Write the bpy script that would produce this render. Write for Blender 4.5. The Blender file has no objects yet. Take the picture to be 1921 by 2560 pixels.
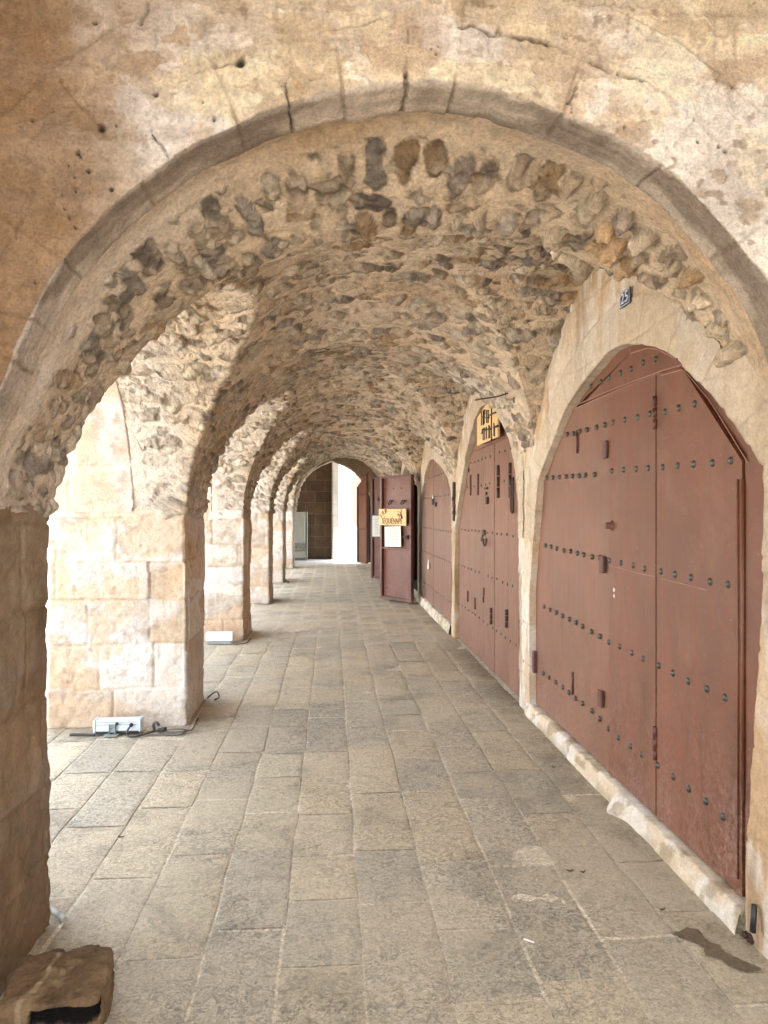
import bpy, bmesh, math, random
import numpy as np

rng = np.random.RandomState(7)
random.seed(7)
C = bpy.context.scene.collection

# ------------------------------------------------------------------ measurements of the place
TH = math.atan(130.5 / 1775.0)           # the camera looks slightly to the right of the passage axis (+Y)
CT, ST = math.cos(TH), math.sin(TH)
FPX, EYE = 1775.0, 1.5
XL, XR = -1.02, 1.50                     # passage sides
XC, HA = 0.24, 1.26                      # vault axis and half span
WALLX = 1.452                            # face of the shop wall
DOORX = 1.50
YF = 2.05                                # front arch face
SPR = 1.5                                # springing height


def ray(px, py):
    u, v = (px - 960.5) / FPX, (1280 - py) / FPX
    return np.array([ST + u * CT, CT - u * ST, v])


def on_x(px, py, X=DOORX):
    d = ray(px, py); k = X / d[0]
    return (k * d[1], EYE + k * d[2])


def on_y(px, py, Y):
    d = ray(px, py); k = Y / d[1]
    return (k * d[0], EYE + k * d[2])


def on_floor(px, py, z=0.0):
    d = ray(px, py); k = (z - EYE) / d[2]
    return (k * d[0], k * d[1])


# ------------------------------------------------------------------ noise
_P = rng.permutation(256)
_V = rng.rand(256) * 2 - 1


def vn(p, seed=0):
    p = np.asarray(p, dtype=np.float64) + seed * 17.37
    i = np.floor(p).astype(np.int64); f = p - i
    f = f * f * f * (f * (f * 6 - 15) + 10)
    x0, y0, z0 = i[..., 0] & 255, i[..., 1] & 255, i[..., 2] & 255
    x1, y1, z1 = (x0 + 1) & 255, (y0 + 1) & 255, (z0 + 1) & 255
    def h(a, b, c): return _V[_P[(_P[(_P[a] + b) & 255] + c) & 255]]
    fx, fy, fz = f[..., 0], f[..., 1], f[..., 2]
    a = h(x0, y0, z0) * (1 - fx) + h(x1, y0, z0) * fx
    b = h(x0, y1, z0) * (1 - fx) + h(x1, y1, z0) * fx
    c = h(x0, y0, z1) * (1 - fx) + h(x1, y0, z1) * fx
    d = h(x0, y1, z1) * (1 - fx) + h(x1, y1, z1) * fx
    return (a * (1 - fy) + b * fy) * (1 - fz) + (c * (1 - fy) + d * fy) * fz


def fbm(p, octv=4, seed=0, gain=0.5):
    s, a, t = 0, 1.0, 0
    for o in range(octv):
        s = s + a * vn(p * (2.03 ** o), seed + o * 3); t += a; a *= gain
    return s / t


def ss(a, b, x):
    t = np.clip((x - a) / (b - a), 0, 1)
    return t * t * (3 - 2 * t)


def mixc(a, b, t):
    return a * (1 - t[..., None]) + np.asarray(b) * t[..., None]


def hash3(i, j, k, n):
    a = (i * 73856093) ^ (j * 19349663) ^ (k * 83492791) ^ (n * 2654435761)
    a = (a ^ (a >> 13)) * 1274126177
    a = a ^ (a >> 16)
    return (a & 0xFFFFF) / float(0xFFFFF)


# ------------------------------------------------------------------ materials
def new_mat(name):
    m = bpy.data.materials.new(name); m.use_nodes = True
    nt = m.node_tree
    return m, nt, nt.nodes['Principled BSDF']


def N(nt, typ, **kw):
    n = nt.nodes.new(typ)
    for k, v in kw.items():
        if k in n.inputs: n.inputs[k].default_value = v
        else: setattr(n, k, v)
    return n


def ramp(nt, src, stops):
    r = nt.nodes.new('ShaderNodeValToRGB')
    while len(r.color_ramp.elements) < len(stops): r.color_ramp.elements.new(0.5)
    for e, (p, c) in zip(r.color_ramp.elements, stops):
        e.position = p
        e.color = (c, c, c, 1) if not hasattr(c, '__len__') else (*c, 1)
    nt.links.new(src, r.inputs[0])
    return r


def mix(nt, fac, a, b, mode='MIX'):
    m = nt.nodes.new('ShaderNodeMix'); m.data_type = 'RGBA'; m.blend_type = mode
    for s, v in ((0, fac), (6, a), (7, b)):
        if hasattr(v, 'is_output'): nt.links.new(v, m.inputs[s])
        elif s == 0: m.inputs[s].default_value = v
        else: m.inputs[s].default_value = (*v, 1)
    return m.outputs[2]


def pos(nt):
    return nt.nodes.new('ShaderNodeNewGeometry').outputs['Position']


def noise(nt, scale, detail=6, rough=0.6, dist=0.0, vec=None):
    n = N(nt, 'ShaderNodeTexNoise', Scale=scale, Detail=detail, Roughness=rough, Distortion=dist)
    nt.links.new(vec if vec is not None else pos(nt), n.inputs['Vector'])
    return n.outputs['Fac']


def stone_mat(name, bump=0.35, fine=90.0, var=0.35, rough=0.9, dist=0.02, spots=0.0):
    """vertex tint times fine grain, with a grain bump"""
    m, nt, b = new_mat(name)
    at = N(nt, 'ShaderNodeAttribute', attribute_name='Col')
    n1 = noise(nt, fine, 8, 0.7)
    n2 = noise(nt, fine * 0.22, 6, 0.65, 0.6)
    r1 = ramp(nt, n1, [(0.25, 1 - var), (0.75, 1 + var * 0.55)])
    r2 = ramp(nt, n2, [(0.3, 1 - var * 0.7), (0.7, 1 + var * 0.35)])
    c = mix(nt, 1.0, at.outputs['Color'], r1.outputs[0], 'MULTIPLY')
    c = mix(nt, 1.0, c, r2.outputs[0], 'MULTIPLY')
    if spots:
        n3 = noise(nt, 24, 3, 0.5)
        r3 = ramp(nt, n3, [(0.66, 0.0), (0.74, spots)])
        c = mix(nt, r3.outputs[0], c, (0.10, 0.07, 0.05))
    nt.links.new(c, b.inputs['Base Color'])
    b.inputs['Roughness'].default_value = rough
    b.inputs['Specular IOR Level'].default_value = 0.25
    h = nt.nodes.new('ShaderNodeMath'); h.operation = 'ADD'
    nt.links.new(n1, h.inputs[0]); nt.links.new(n2, h.inputs[1])
    bp = N(nt, 'ShaderNodeBump', Strength=bump, Distance=dist)
    nt.links.new(h.outputs[0], bp.inputs['Height'])
    nt.links.new(bp.outputs[0], b.inputs['Normal'])
    return m


def plain_mat(name, col, rough=0.6, metal=0.0, var=0.15, scale=30, bump=0.1):
    m, nt, b = new_mat(name)
    n1 = noise(nt, scale, 6, 0.65)
    r1 = ramp(nt, n1, [(0.25, 1 - var), (0.75, 1 + var)])
    c = mix(nt, 1.0, col, r1.outputs[0], 'MULTIPLY')
    nt.links.new(c, b.inputs['Base Color'])
    b.inputs['Roughness'].default_value = rough; b.inputs['Metallic'].default_value = metal
    bp = N(nt, 'ShaderNodeBump', Strength=bump, Distance=0.01)
    nt.links.new(n1, bp.inputs['Height']); nt.links.new(bp.outputs[0], b.inputs['Normal'])
    return m


def paint_mat(name, col, rough=0.42, scuff=1.0):
    """brown painted sheet steel: streaks, dust low down, chips"""
    m, nt, b = new_mat(name)
    p = pos(nt)
    mp = N(nt, 'ShaderNodeMapping'); mp.inputs['Scale'].default_value = (1, 1.6, 0.22)
    nt.links.new(p, mp.inputs['Vector'])
    st = noise(nt, 9, 7, 0.65, 0.4, mp.outputs[0])
    bl = noise(nt, 1.6, 4, 0.55)
    fi = noise(nt, 160, 4, 0.7)
    c = mix(nt, 1.0, col, ramp(nt, st, [(0.3, 0.76), (0.72, 1.22)]).outputs[0], 'MULTIPLY')
    c = mix(nt, 1.0, c, ramp(nt, bl, [(0.3, 0.86), (0.7, 1.14)]).outputs[0], 'MULTIPLY')
    sx = nt.nodes.new('ShaderNodeSeparateXYZ'); nt.links.new(p, sx.inputs[0])
    low = nt.nodes.new('ShaderNodeMapRange'); low.inputs[1].default_value = 0.75; low.inputs[2].default_value = 0.1
    low.inputs[3].default_value = 0; low.inputs[4].default_value = 1
    nt.links.new(sx.outputs[2], low.inputs[0])
    sp = noise(nt, 38, 8, 0.78, 0.3)
    mp2 = N(nt, 'ShaderNodeMapping'); mp2.inputs['Scale'].default_value = (1, 1, 0.5)
    nt.links.new(p, mp2.inputs['Vector'])
    spb = noise(nt, 3.2, 4, 0.6, 0.2, mp2.outputs[0])
    f = nt.nodes.new('ShaderNodeMath'); f.operation = 'MULTIPLY'
    nt.links.new(ramp(nt, sp, [(0.44, 0.0), (0.68, 0.9 * scuff)]).outputs[0], f.inputs[0]); nt.links.new(low.outputs[0], f.inputs[1])
    f2 = nt.nodes.new('ShaderNodeMath'); f2.operation = 'MULTIPLY'
    nt.links.new(f.outputs[0], f2.inputs[0]); nt.links.new(ramp(nt, spb, [(0.38, 0.25), (0.68, 1.0)]).outputs[0], f2.inputs[1])
    c = mix(nt, f2.outputs[0], c, (0.46, 0.33, 0.30))
    mp3 = N(nt, 'ShaderNodeMapping'); mp3.inputs['Scale'].default_value = (1, 3.0, 0.35)
    nt.links.new(p, mp3.inputs['Vector'])
    rs = noise(nt, 6, 8, 0.72, 0.3, mp3.outputs[0])
    c = mix(nt, ramp(nt, rs, [(0.56, 0.0), (0.74, 0.55)]).outputs[0], c, (0.060, 0.024, 0.014))
    du = noise(nt, 2.4, 7, 0.7, 0.6)
    c = mix(nt, ramp(nt, du, [(0.52, 0.0), (0.78, 0.35)]).outputs[0], c, (0.30, 0.17, 0.11))
    ch = noise(nt, 70, 2, 0.5)
    c = mix(nt, ramp(nt, ch, [(0.735, 0.0), (0.75, 0.55 * scuff)]).outputs[0], c, (0.40, 0.28, 0.22))
    nt.links.new(c, b.inputs['Base Color'])
    nt.links.new(ramp(nt, st, [(0.3, rough - 0.08), (0.7, rough + 0.16)]).outputs[0], b.inputs['Roughness'])
    bp = N(nt, 'ShaderNodeBump', Strength=0.22, Distance=0.02)
    s2 = nt.nodes.new('ShaderNodeMath'); s2.operation = 'ADD'
    nt.links.new(bl, s2.inputs[0]); nt.links.new(fi, s2.inputs[1])
    nt.links.new(s2.outputs[0], bp.inputs['Height']); nt.links.new(bp.outputs[0], b.inputs['Normal'])
    return m


def floor_mat(name, wet=False):
    m, nt, b = new_mat(name)
    at = N(nt, 'ShaderNodeAttribute', attribute_name='Col')
    dust = noise(nt, 1.1, 6, 0.62, 0.5)
    dust2 = noise(nt, 7.5, 7, 0.7, 0.8)
    peck = noise(nt, 55, 6, 0.72, 1.6)
    rip = noise(nt, 26, 5, 0.6, 2.2)
    fine = noise(nt, 150, 4, 0.7)
    c = mix(nt, 1.0, at.outputs['Color'], ramp(nt, peck, [(0.36, 0.55), (0.49, 0.99), (0.64, 1.28)]).outputs[0], 'MULTIPLY')
    c = mix(nt, 1.0, c, ramp(nt, rip, [(0.40, 0.62), (0.5, 1.0), (0.60, 1.2)]).outputs[0], 'MULTIPLY')
    c = mix(nt, 1.0, c, ramp(nt, fine, [(0.3, 0.85), (0.7, 1.12)]).outputs[0], 'MULTIPLY')
    dm = nt.nodes.new('ShaderNodeMath'); dm.operation = 'MULTIPLY_ADD'; dm.inputs[1].default_value = 0.55
    nt.links.new(dust2, dm.inputs[0]); nt.links.new(dust, dm.inputs[2])
    dr = ramp(nt, dm.outputs[0], [(0.62, 0.0), (0.90, 0.62)])
    c = mix(nt, dr.outputs[0], c, (0.62, 0.54, 0.385))
    pk2 = noise(nt, 75, 5, 0.75, 2.2)
    c = mix(nt, 1.0, c, ramp(nt, pk2, [(0.36, 0.76), (0.48, 1.0), (0.66, 1.14)]).outputs[0], 'MULTIPLY')
    st = ramp(nt, noise(nt, 2.6, 5, 0.65, 1.0), [(0.30, 0.72), (0.48, 1.0)])
    c = mix(nt, 1.0, c, st.outputs[0], 'MULTIPLY')
    if wet: c = mix(nt, 1.0, c, (0.33, 0.27, 0.20), 'MULTIPLY')
    nt.links.new(c, b.inputs['Base Color'])
    b.inputs['Roughness'].default_value = 0.42 if wet else 0.72
    b.inputs['Specular IOR Level'].default_value = 0.35
    a1 = nt.nodes.new('ShaderNodeMath'); a1.operation = 'MULTIPLY_ADD'; a1.inputs[1].default_value = 0.6
    nt.links.new(rip, a1.inputs[0]); nt.links.new(peck, a1.inputs[2])
    bp = N(nt, 'ShaderNodeBump', Strength=0.8, Distance=0.016)
    nt.links.new(a1.outputs[0], bp.inputs['Height']); nt.links.new(bp.outputs[0], b.inputs['Normal'])
    return m


def brick_mat(name, c1, c2, cm, bw=0.5, bh=0.3, var=0.3):
    m, nt, b = new_mat(name)
    p = pos(nt)
    sx = nt.nodes.new('ShaderNodeSeparateXYZ'); nt.links.new(p, sx.inputs[0])
    ad = nt.nodes.new('ShaderNodeMath'); nt.links.new(sx.outputs[0], ad.inputs[0]); nt.links.new(sx.outputs[1], ad.inputs[1])
    cb = nt.nodes.new('ShaderNodeCombineXYZ'); nt.links.new(ad.outputs[0], cb.inputs[0]); nt.links.new(sx.outputs[2], cb.inputs[1])
    br = N(nt, 'ShaderNodeTexBrick', Scale=1.0)
    br.inputs['Color1'].default_value = (*c1, 1); br.inputs['Color2'].default_value = (*c2, 1); br.inputs['Mortar'].default_value = (*cm, 1)
    br.inputs['Mortar Size'].default_value = 0.009; br.inputs['Brick Width'].default_value = bw; br.inputs['Row Height'].default_value = bh
    nt.links.new(cb.outputs[0], br.inputs['Vector'])
    n1 = noise(nt, 5, 8, 0.7, 0.5)
    c = mix(nt, 1.0, br.outputs['Color'], ramp(nt, n1, [(0.3, 1 - var), (0.7, 1 + var)]).outputs[0], 'MULTIPLY')
    nt.links.new(c, b.inputs['Base Color']); b.inputs['Roughness'].default_value = 0.9
    bp = N(nt, 'ShaderNodeBump', Strength=0.4, Distance=0.02)
    nt.links.new(n1, bp.inputs['Height']); nt.links.new(bp.outputs[0], b.inputs['Normal'])
    return m


M = {}
M['rubble'] = stone_mat('rubble masonry', bump=0.7, fine=75, var=0.42, dist=0.025)
M['facade'] = stone_mat('worn plastered ashlar', bump=0.85, fine=100, var=0.40, dist=0.016)
M['ashlar'] = stone_mat('limestone ashlar', bump=0.45, fine=80, var=0.26, dist=0.015)
M['wall'] = stone_mat('limewashed wall', bump=0.45, fine=85, var=0.28, dist=0.015)
M['block'] = stone_mat('dark stone block', bump=0.5, fine=70, var=0.35, dist=0.015)
M['floor'] = floor_mat('stone paving')
M['gate'] = paint_mat('brown gate paint', (0.155, 0.055, 0.027), 0.38)
M['gate_b'] = paint_mat('faded brown gate paint', (0.185, 0.082, 0.047), 0.42, 0.6)
M['gate_dark'] = paint_mat('dark brown gate paint', (0.095, 0.028, 0.020), 0.4, 0.5)
M['gate_red'] = paint_mat('red brown gate paint', (0.135, 0.042, 0.025), 0.42, 0.6)
M['weld'] = plain_mat('weld bead', (0.36, 0.19, 0.15), 0.55, 0, 0.3, 90, 0.4)
M['stud'] = plain_mat('iron stud', (0.075, 0.078, 0.068), 0.38, 0.5, 0.3, 60, 0.2)
M['iron'] = plain_mat('rusty dark iron', (0.055, 0.026, 0.018), 0.55, 0.3, 0.4, 60, 0.3)
M['steel'] = plain_mat('bright steel', (0.55, 0.55, 0.52), 0.35, 0.8, 0.1)
M['alu'] = plain_mat('grey lamp housing', (0.60, 0.68, 0.72), 0.45, 0.1, 0.08, 20)
M['black'] = plain_mat('black plastic', (0.018, 0.018, 0.018), 0.5)
M['cable'] = plain_mat('grey cable sheath', (0.10, 0.095, 0.085), 0.6)
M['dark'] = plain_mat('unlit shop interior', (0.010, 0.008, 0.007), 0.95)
M['plate'] = plain_mat('blue enamel', (0.008, 0.026, 0.10), 0.35, 0, 0.2, 40)
M['enamel_white'] = plain_mat('white enamel', (0.72, 0.74, 0.76), 0.4)
M['paper'] = plain_mat('paper', (0.66, 0.68, 0.64), 0.8, 0, 0.04, 40)
M['ink'] = plain_mat('grey ink', (0.30, 0.32, 0.32), 0.8)
M['wood'] = plain_mat('pale pine', (0.66, 0.45, 0.21), 0.6, 0, 0.14, 14)
M['brown_ink'] = plain_mat('burnt lettering', (0.13, 0.045, 0.012), 0.7, 0, 0.3)
M['black_paint'] = plain_mat('black lettering', (0.012, 0.010, 0.009), 0.5)
M['cabinet'] = plain_mat('cream cabinet paint', (0.62, 0.66, 0.60), 0.5, 0, 0.08, 8)
M['cabinet_grey'] = plain_mat('grey cabinet edge', (0.22, 0.25, 0.24), 0.5, 0, 0.2, 8)
M['dirt_panel'] = plain_mat('dirty cabinet panel', (0.33, 0.34, 0.29), 0.7, 0, 0.6, 16)
M['far_wall'] = brick_mat('dim stone wall', (0.115, 0.072, 0.038), (0.075, 0.046, 0.026), (0.16, 0.11, 0.065), 0.62, 0.36)
M['pale_wall'] = brick_mat('pale street wall', (0.74, 0.71, 0.65), (0.68, 0.64, 0.58), (0.6, 0.56, 0.5), 0.6, 0.35, 0.12)
M['court'] = brick_mat('courtyard paving', (0.60, 0.57, 0.50), (0.54, 0.51, 0.45), (0.42, 0.40, 0.35), 0.9, 0.45, 0.15)
M['street'] = plain_mat('street paving', (0.46, 0.45, 0.43), 0.8, 0, 0.15, 6)
M['mass'] = plain_mat('upper storey stone', (0.48, 0.42, 0.35), 0.9, 0, 0.2, 4)
M['wet'] = floor_mat('damp paving', True)
M['red_door'] = plain_mat('faded red door', (0.44, 0.12, 0.09), 0.7)
M['chair_wood'] = plain_mat('dark chair wood', (0.07, 0.035, 0.02), 0.5)
M['leaf'] = plain_mat('dry leaf', (0.10, 0.065, 0.03), 0.8, 0, 0.4)
M['butt'] = plain_mat('cigarette paper', (0.72, 0.70, 0.64), 0.8)


# ------------------------------------------------------------------ object helpers
def tag(o, label=None, cat=None, group=None, kind=None):
    if label: o['label'] = label
    if cat: o['category'] = cat
    if group: o['group'] = group
    if kind: o['kind'] = kind
    return o


def empty(name, loc=(0, 0, 0), rz=0.0):
    o = bpy.data.objects.new(name, None); C.objects.link(o)
    o.location = loc; o.rotation_euler = (0, 0, rz); o.empty_display_size = 0.1
    return o


def link(name, me, mat, parent=None, rebase=True):
    o = bpy.data.objects.new(name, me); C.objects.link(o)
    if mat is not None: me.materials.append(mat)
    if parent is None and rebase and len(me.vertices):
        co = np.empty(len(me.vertices) * 3); me.vertices.foreach_get('co', co); co = co.reshape(-1, 3)
        c = np.array([(co[:, 0].min() + co[:, 0].max()) / 2, (co[:, 1].min() + co[:, 1].max()) / 2, co[:, 2].min()])
        me.vertices.foreach_set('co', (co - c).ravel()); o.location = c
    if parent is not None: o.parent = parent
    return o


def mesh_np(name, V, F, col=None, smooth=True):
    me = bpy.data.meshes.new(name)
    V = np.asarray(V, dtype=np.float32); F = np.asarray(F, dtype=np.int32)
    me.vertices.add(len(V)); me.vertices.foreach_set('co', V.ravel())
    nf, k = F.shape
    me.loops.add(nf * k); me.loops.foreach_set('vertex_index', F.ravel())
    me.polygons.add(nf)
    me.polygons.foreach_set('loop_start', np.arange(0, nf * k, k, dtype=np.int32))
    me.polygons.foreach_set('loop_total', np.full(nf, k, dtype=np.int32))
    me.polygons.foreach_set('use_smooth', np.full(nf, smooth, dtype=bool))
    me.update(calc_edges=True)
    if col is not None:
        a = me.attributes.new('Col', 'FLOAT_COLOR', 'POINT')
        c4 = np.ones((len(V), 4), dtype=np.float32); c4[:, :3] = np.clip(col, 0.004, 0.92)
        a.data.foreach_set('color', c4.ravel())
    return me


def grid_faces(nu, nv, base=0, wrap=False):
    i = np.arange(nu if wrap else nu - 1); j = np.arange(nv - 1)
    I, J = np.meshgrid(i, j, indexing='ij'); I2 = (I + 1) % nu
    return (base + np.stack([I * nv + J, I2 * nv + J, I2 * nv + J + 1, I * nv + J + 1], -1)).reshape(-1, 4)


def grids(name, parts, mat, parent=None):
    """parts: list of (P[nu,nv,3], col[nu,nv,3], wrap)"""
    V, F, K, n = [], [], [], 0
    for P, c, w in parts:
        nu, nv = P.shape[:2]
        V.append(P.reshape(-1, 3)); K.append(c.reshape(-1, 3)); F.append(grid_faces(nu, nv, n, w)); n += nu * nv
    return link(name, mesh_np(name, np.concatenate(V), np.concatenate(F), np.concatenate(K)), mat, parent)


def normals(P, toward, wrap=False):
    if wrap:
        du = np.roll(P, -1, 0) - np.roll(P, 1, 0)
    else:
        du = np.gradient(P, axis=0)
    dv = np.gradient(P, axis=1)
    n = np.cross(du, dv)
    n /= np.maximum(np.linalg.norm(n, axis=-1, keepdims=True), 1e-9)
    s = np.sign(np.sum(n * toward, -1, keepdims=True)); s[s == 0] = 1
    return n * s


class MB:
    """collects boxes, prisms, tubes, lathes into one mesh"""
    def __init__(s): s.bm = bmesh.new()

    def box(s, c, d, rot=None, bev=0.0):
        from mathutils import Matrix, Vector
        r = bmesh.ops.create_cube(s.bm, size=1.0)
        vs = r['verts']
        bmesh.ops.scale(s.bm, verts=vs, vec=d)
        if bev > 0:
            es = list({e for v in vs for e in v.link_edges})
            r2 = bmesh.ops.bevel(s.bm, geom=es, offset=bev, segments=1, affect='EDGES', profile=0.5)
            vs = list({v for f in r2['faces'] for v in f.verts} | {v for v in vs if v.is_valid})
        if rot is not None:
            for ax, an in rot: bmesh.ops.rotate(s.bm, verts=vs, cent=(0, 0, 0), matrix=Matrix.Rotation(an, 3, ax))
        bmesh.ops.translate(s.bm, verts=vs, vec=c)
        return s

    def prism(s, pts, axis, a, b, bev=0.0):
        """pts 2D polygon; axis 'x': pts are (y,z), extruded from a to b along x"""
        def mk(p, t):
            return {'x': (t, p[0], p[1]), 'y': (p[0], t, p[1]), 'z': (p[0], p[1], t)}[axis]
        va = [s.bm.verts.new(mk(p, a)) for p in pts]
        f = s.bm.faces.new(va)
        r = bmesh.ops.extrude_face_region(s.bm, geom=[f])
        ve = [g for g in r['geom'] if isinstance(g, bmesh.types.BMVert)]
        off = {'x': (b - a, 0, 0), 'y': (0, b - a, 0), 'z': (0, 0, b - a)}[axis]
        bmesh.ops.translate(s.bm, verts=ve, vec=off)
        if bev > 0:
            es = list(f.edges)
            bmesh.ops.bevel(s.bm, geom=es, offset=bev, segments=1, affect='EDGES', profile=0.5)
        return s

    def tube(s, pts, r, n=8, closed=False):
        from mathutils import Vector
        pts = [Vector(p) for p in pts]; rings = []
        L = len(pts)
        for i, p in enumerate(pts):
            a = pts[(i - 1) % L] if (closed or i) else p
            b = pts[(i + 1) % L] if (closed or i < L - 1) else p
            t = (b - a).normalized() if (b - a).length > 1e-9 else Vector((0, 0, 1))
            up = Vector((0, 0, 1)) if abs(t.z) < 0.9 else Vector((1, 0, 0))
            x = t.cross(up).normalized(); y = x.cross(t)
            rr = r[i] if hasattr(r, '__len__') else r
            rings.append([s.bm.verts.new(p + x * math.cos(2 * math.pi * k / n) * rr + y * math.sin(2 * math.pi * k / n) * rr) for k in range(n)])
        for i in range(L if closed else L - 1):
            A, B = rings[i], rings[(i + 1) % L]
            for k in range(n):
                f = s.bm.faces.new((A[k], A[(k + 1) % n], B[(k + 1) % n], B[k])); f.smooth = True
        if not closed:
            s.bm.faces.new(rings[0]); s.bm.faces.new(list(reversed(rings[-1])))
        return s

    def dome(s, c, r, axis=(-1, 0, 0), flat=0.8, n=10):
        from mathutils import Vector
        ax = Vector(axis).normalized(); up = Vector((0, 0, 1)) if abs(ax.z) < 0.9 else Vector((1, 0, 0))
        x = ax.cross(up).normalized(); y = x.cross(ax); c = Vector(c); prev = None
        for t in (0, 0.33, 0.62, 0.85):
            a = t * math.pi / 2
            ring = [s.bm.verts.new(c + ax * (math.sin(a) * r * flat) + (x * math.cos(2 * math.pi * k / n) + y * math.sin(2 * math.pi * k / n)) * (math.cos(a) * r)) for k in range(n)]
            if prev:
                for k in range(n):
                    f = s.bm.faces.new((prev[k], prev[(k + 1) % n], ring[(k + 1) % n], ring[k])); f.smooth = True
            prev = ring
        f = s.bm.faces.new(prev); f.smooth = True
        return s

    def build(s, name, mat, parent=None):
        me = bpy.data.meshes.new(name)
        bmesh.ops.recalc_face_normals(s.bm, faces=s.bm.faces)
        s.bm.to_mesh(me); s.bm.free()
        return link(name, me, mat, parent)


def catmull(pts, k=6):
    pts = [np.array(p, float) for p in pts]; out = []
    P = [pts[0]] + pts + [pts[-1]]
    for i in range(1, len(P) - 2):
        for t in np.linspace(0, 1, k, endpoint=False):
            a, b, c, d = P[i - 1], P[i], P[i + 1], P[i + 2]
            out.append(0.5 * ((2 * b) + (-a + c) * t + (2 * a - 5 * b + 4 * c - d) * t ** 2 + (-a + 3 * b - 3 * c + d) * t ** 3))
    out.append(pts[-1]); return out


def resample(pts, n=None, step=None):
    pts = np.asarray(pts, float)
    L = np.concatenate([[0], np.cumsum(np.linalg.norm(np.diff(pts, axis=0), axis=1))])
    if n is None: n = int(L[-1] / step) + 2
    s = np.linspace(0, L[-1], n)
    return np.stack([np.interp(s, L, pts[:, k]) for k in range(pts.shape[1])], -1)


# ------------------------------------------------------------------ outline of the front arch
S = 0.5787


def q1(x, y): return on_y(x * S, y * S, YF)
def q2(x, y): return on_y(960 + x * S, y * S, YF)


edge_pts = [(-1.02, 0.0), (-1.02, 1.0), (-1.02, 1.45), (-1.005, 1.66), q1(0, 1700), q1(130, 1395), q1(220, 1210), q1(380, 1010), q1(500, 890), q1(620, 790), q1(740, 700), q1(860, 625), q1(1000, 560),
            q1(1130, 503), q1(1260, 457), q1(1400, 415), q1(1520, 386), q1(1659, 364), q2(200, 355), q2(400, 378), q2(560, 425), q2(720, 478), q2(860, 530), q2(1000, 592),
            q2(1100, 655), q2(1250, 760), q2(1350, 860), q2(1450, 968), q2(1530, 1060), q2(1600, 1150), q2(1660, 1232), (1.405, 1.98), (1.46, 1.75), (1.49, 1.55), (1.50, 1.35), (1.50, 0.9), (1.50, 0.0)]
outline = resample(catmull(edge_pts, 8), step=0.0048)
_q = np.stack([outline[:, 0] * 16, outline[:, 1] * 16, 0 * outline[:, 0]], -1)
_d = outline - np.array([XC, SPR]); _d /= np.linalg.norm(_d, axis=1, keepdims=True)
outline += _d * (0.016 * np.maximum(fbm(_q, 4, 12) - 0.12, 0) * (outline[:, 1] > SPR))[:, None]
outline += 0.004 * np.stack([vn(np.stack([outline[:, 0] * 7, outline[:, 1] * 7, 0 * outline[:, 0]], -1), 3), vn(np.stack([outline[:, 0] * 7, outline[:, 1] * 7, 0 * outline[:, 0]], -1), 4)], -1)
_m = outline[:, 1] > SPR + 0.02
_t = np.arctan2(outline[_m, 1] - SPR, outline[_m, 0] - XC); _r = np.hypot(outline[_m, 1] - SPR, outline[_m, 0] - XC)
_o = np.argsort(_t); RING_T, RING_R = _t[_o], _r[_o]

# ------------------------------------------------------------------ rubble vault
PIERS = [(2.22, 2.68), (5.08, 5.80), (8.36, 9.12), (11.75, 12.50), (15.20, 15.95), (19.00, 19.75)]
RIGHT = [(2.42, 5.22), (5.34, 8.48), (8.60, 11.98), (12.15, 15.35), (15.60, 19.20)]
YEND = 20.5


def bay_rise(y, spans, H, lo=-0.03, pw=1.0):
    h = np.full_like(y, lo)
    for a, b in spans:
        t = (y - (a + b) / 2) / ((b - a) / 2)
        k = np.abs(t) < 1
        e_ = np.where(t[k] < 0, pw[0], pw[1]) if isinstance(pw, tuple) else pw
        h[k] = lo + (H - lo) * np.sqrt(1 - t[k] ** 2) ** e_
    return h


LEFT = [(PIERS[i][1], PIERS[i + 1][0]) for i in range(5)]


def crown(y):
    H = np.full_like(y, 1.215)
    for a, b in LEFT:
        t = np.clip((y - a) / (b - a), 0, 1)
        H = H + 0.165 * np.sin(np.pi * t) ** 0.9
    return H + 0.36 * np.clip((y - 15.6) / 3.2, 0, 1) ** 1.5


def y_samples(y0, y1, step):
    s = [np.arange(y0, y1 + step * 0.5, step)]
    for a, b in LEFT + RIGHT:
        n = int((b - a) * 0.5 * math.pi / step)
        s.append((a + b) / 2 - (b - a) / 2 * np.cos(np.linspace(0, math.pi, n)))
    y = np.unique(np.round(np.concatenate(s), 5)); y = y[(y >= y0) & (y <= y1)]
    out = [y[0]]
    for v in y[1:]:
        if v - out[-1] > step * 0.13: out.append(v)
    return np.array(out)


STONE_TINTS = np.array([[0.36, 0.285, 0.205], [0.29, 0.225, 0.17], [0.21, 0.168, 0.14], [0.41, 0.34, 0.25], [0.48, 0.41, 0.31], [0.36, 0.25, 0.15], [0.29, 0.25, 0.21]])


DIRS = []
for _i in range(16):
    _z = 1 - 2 * (_i + 0.5) / 16; _a = _i * 2.39996; _r = math.sqrt(1 - _z * _z)
    DIRS.append((_r * math.cos(_a), _r * math.sin(_a), _z))


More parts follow.
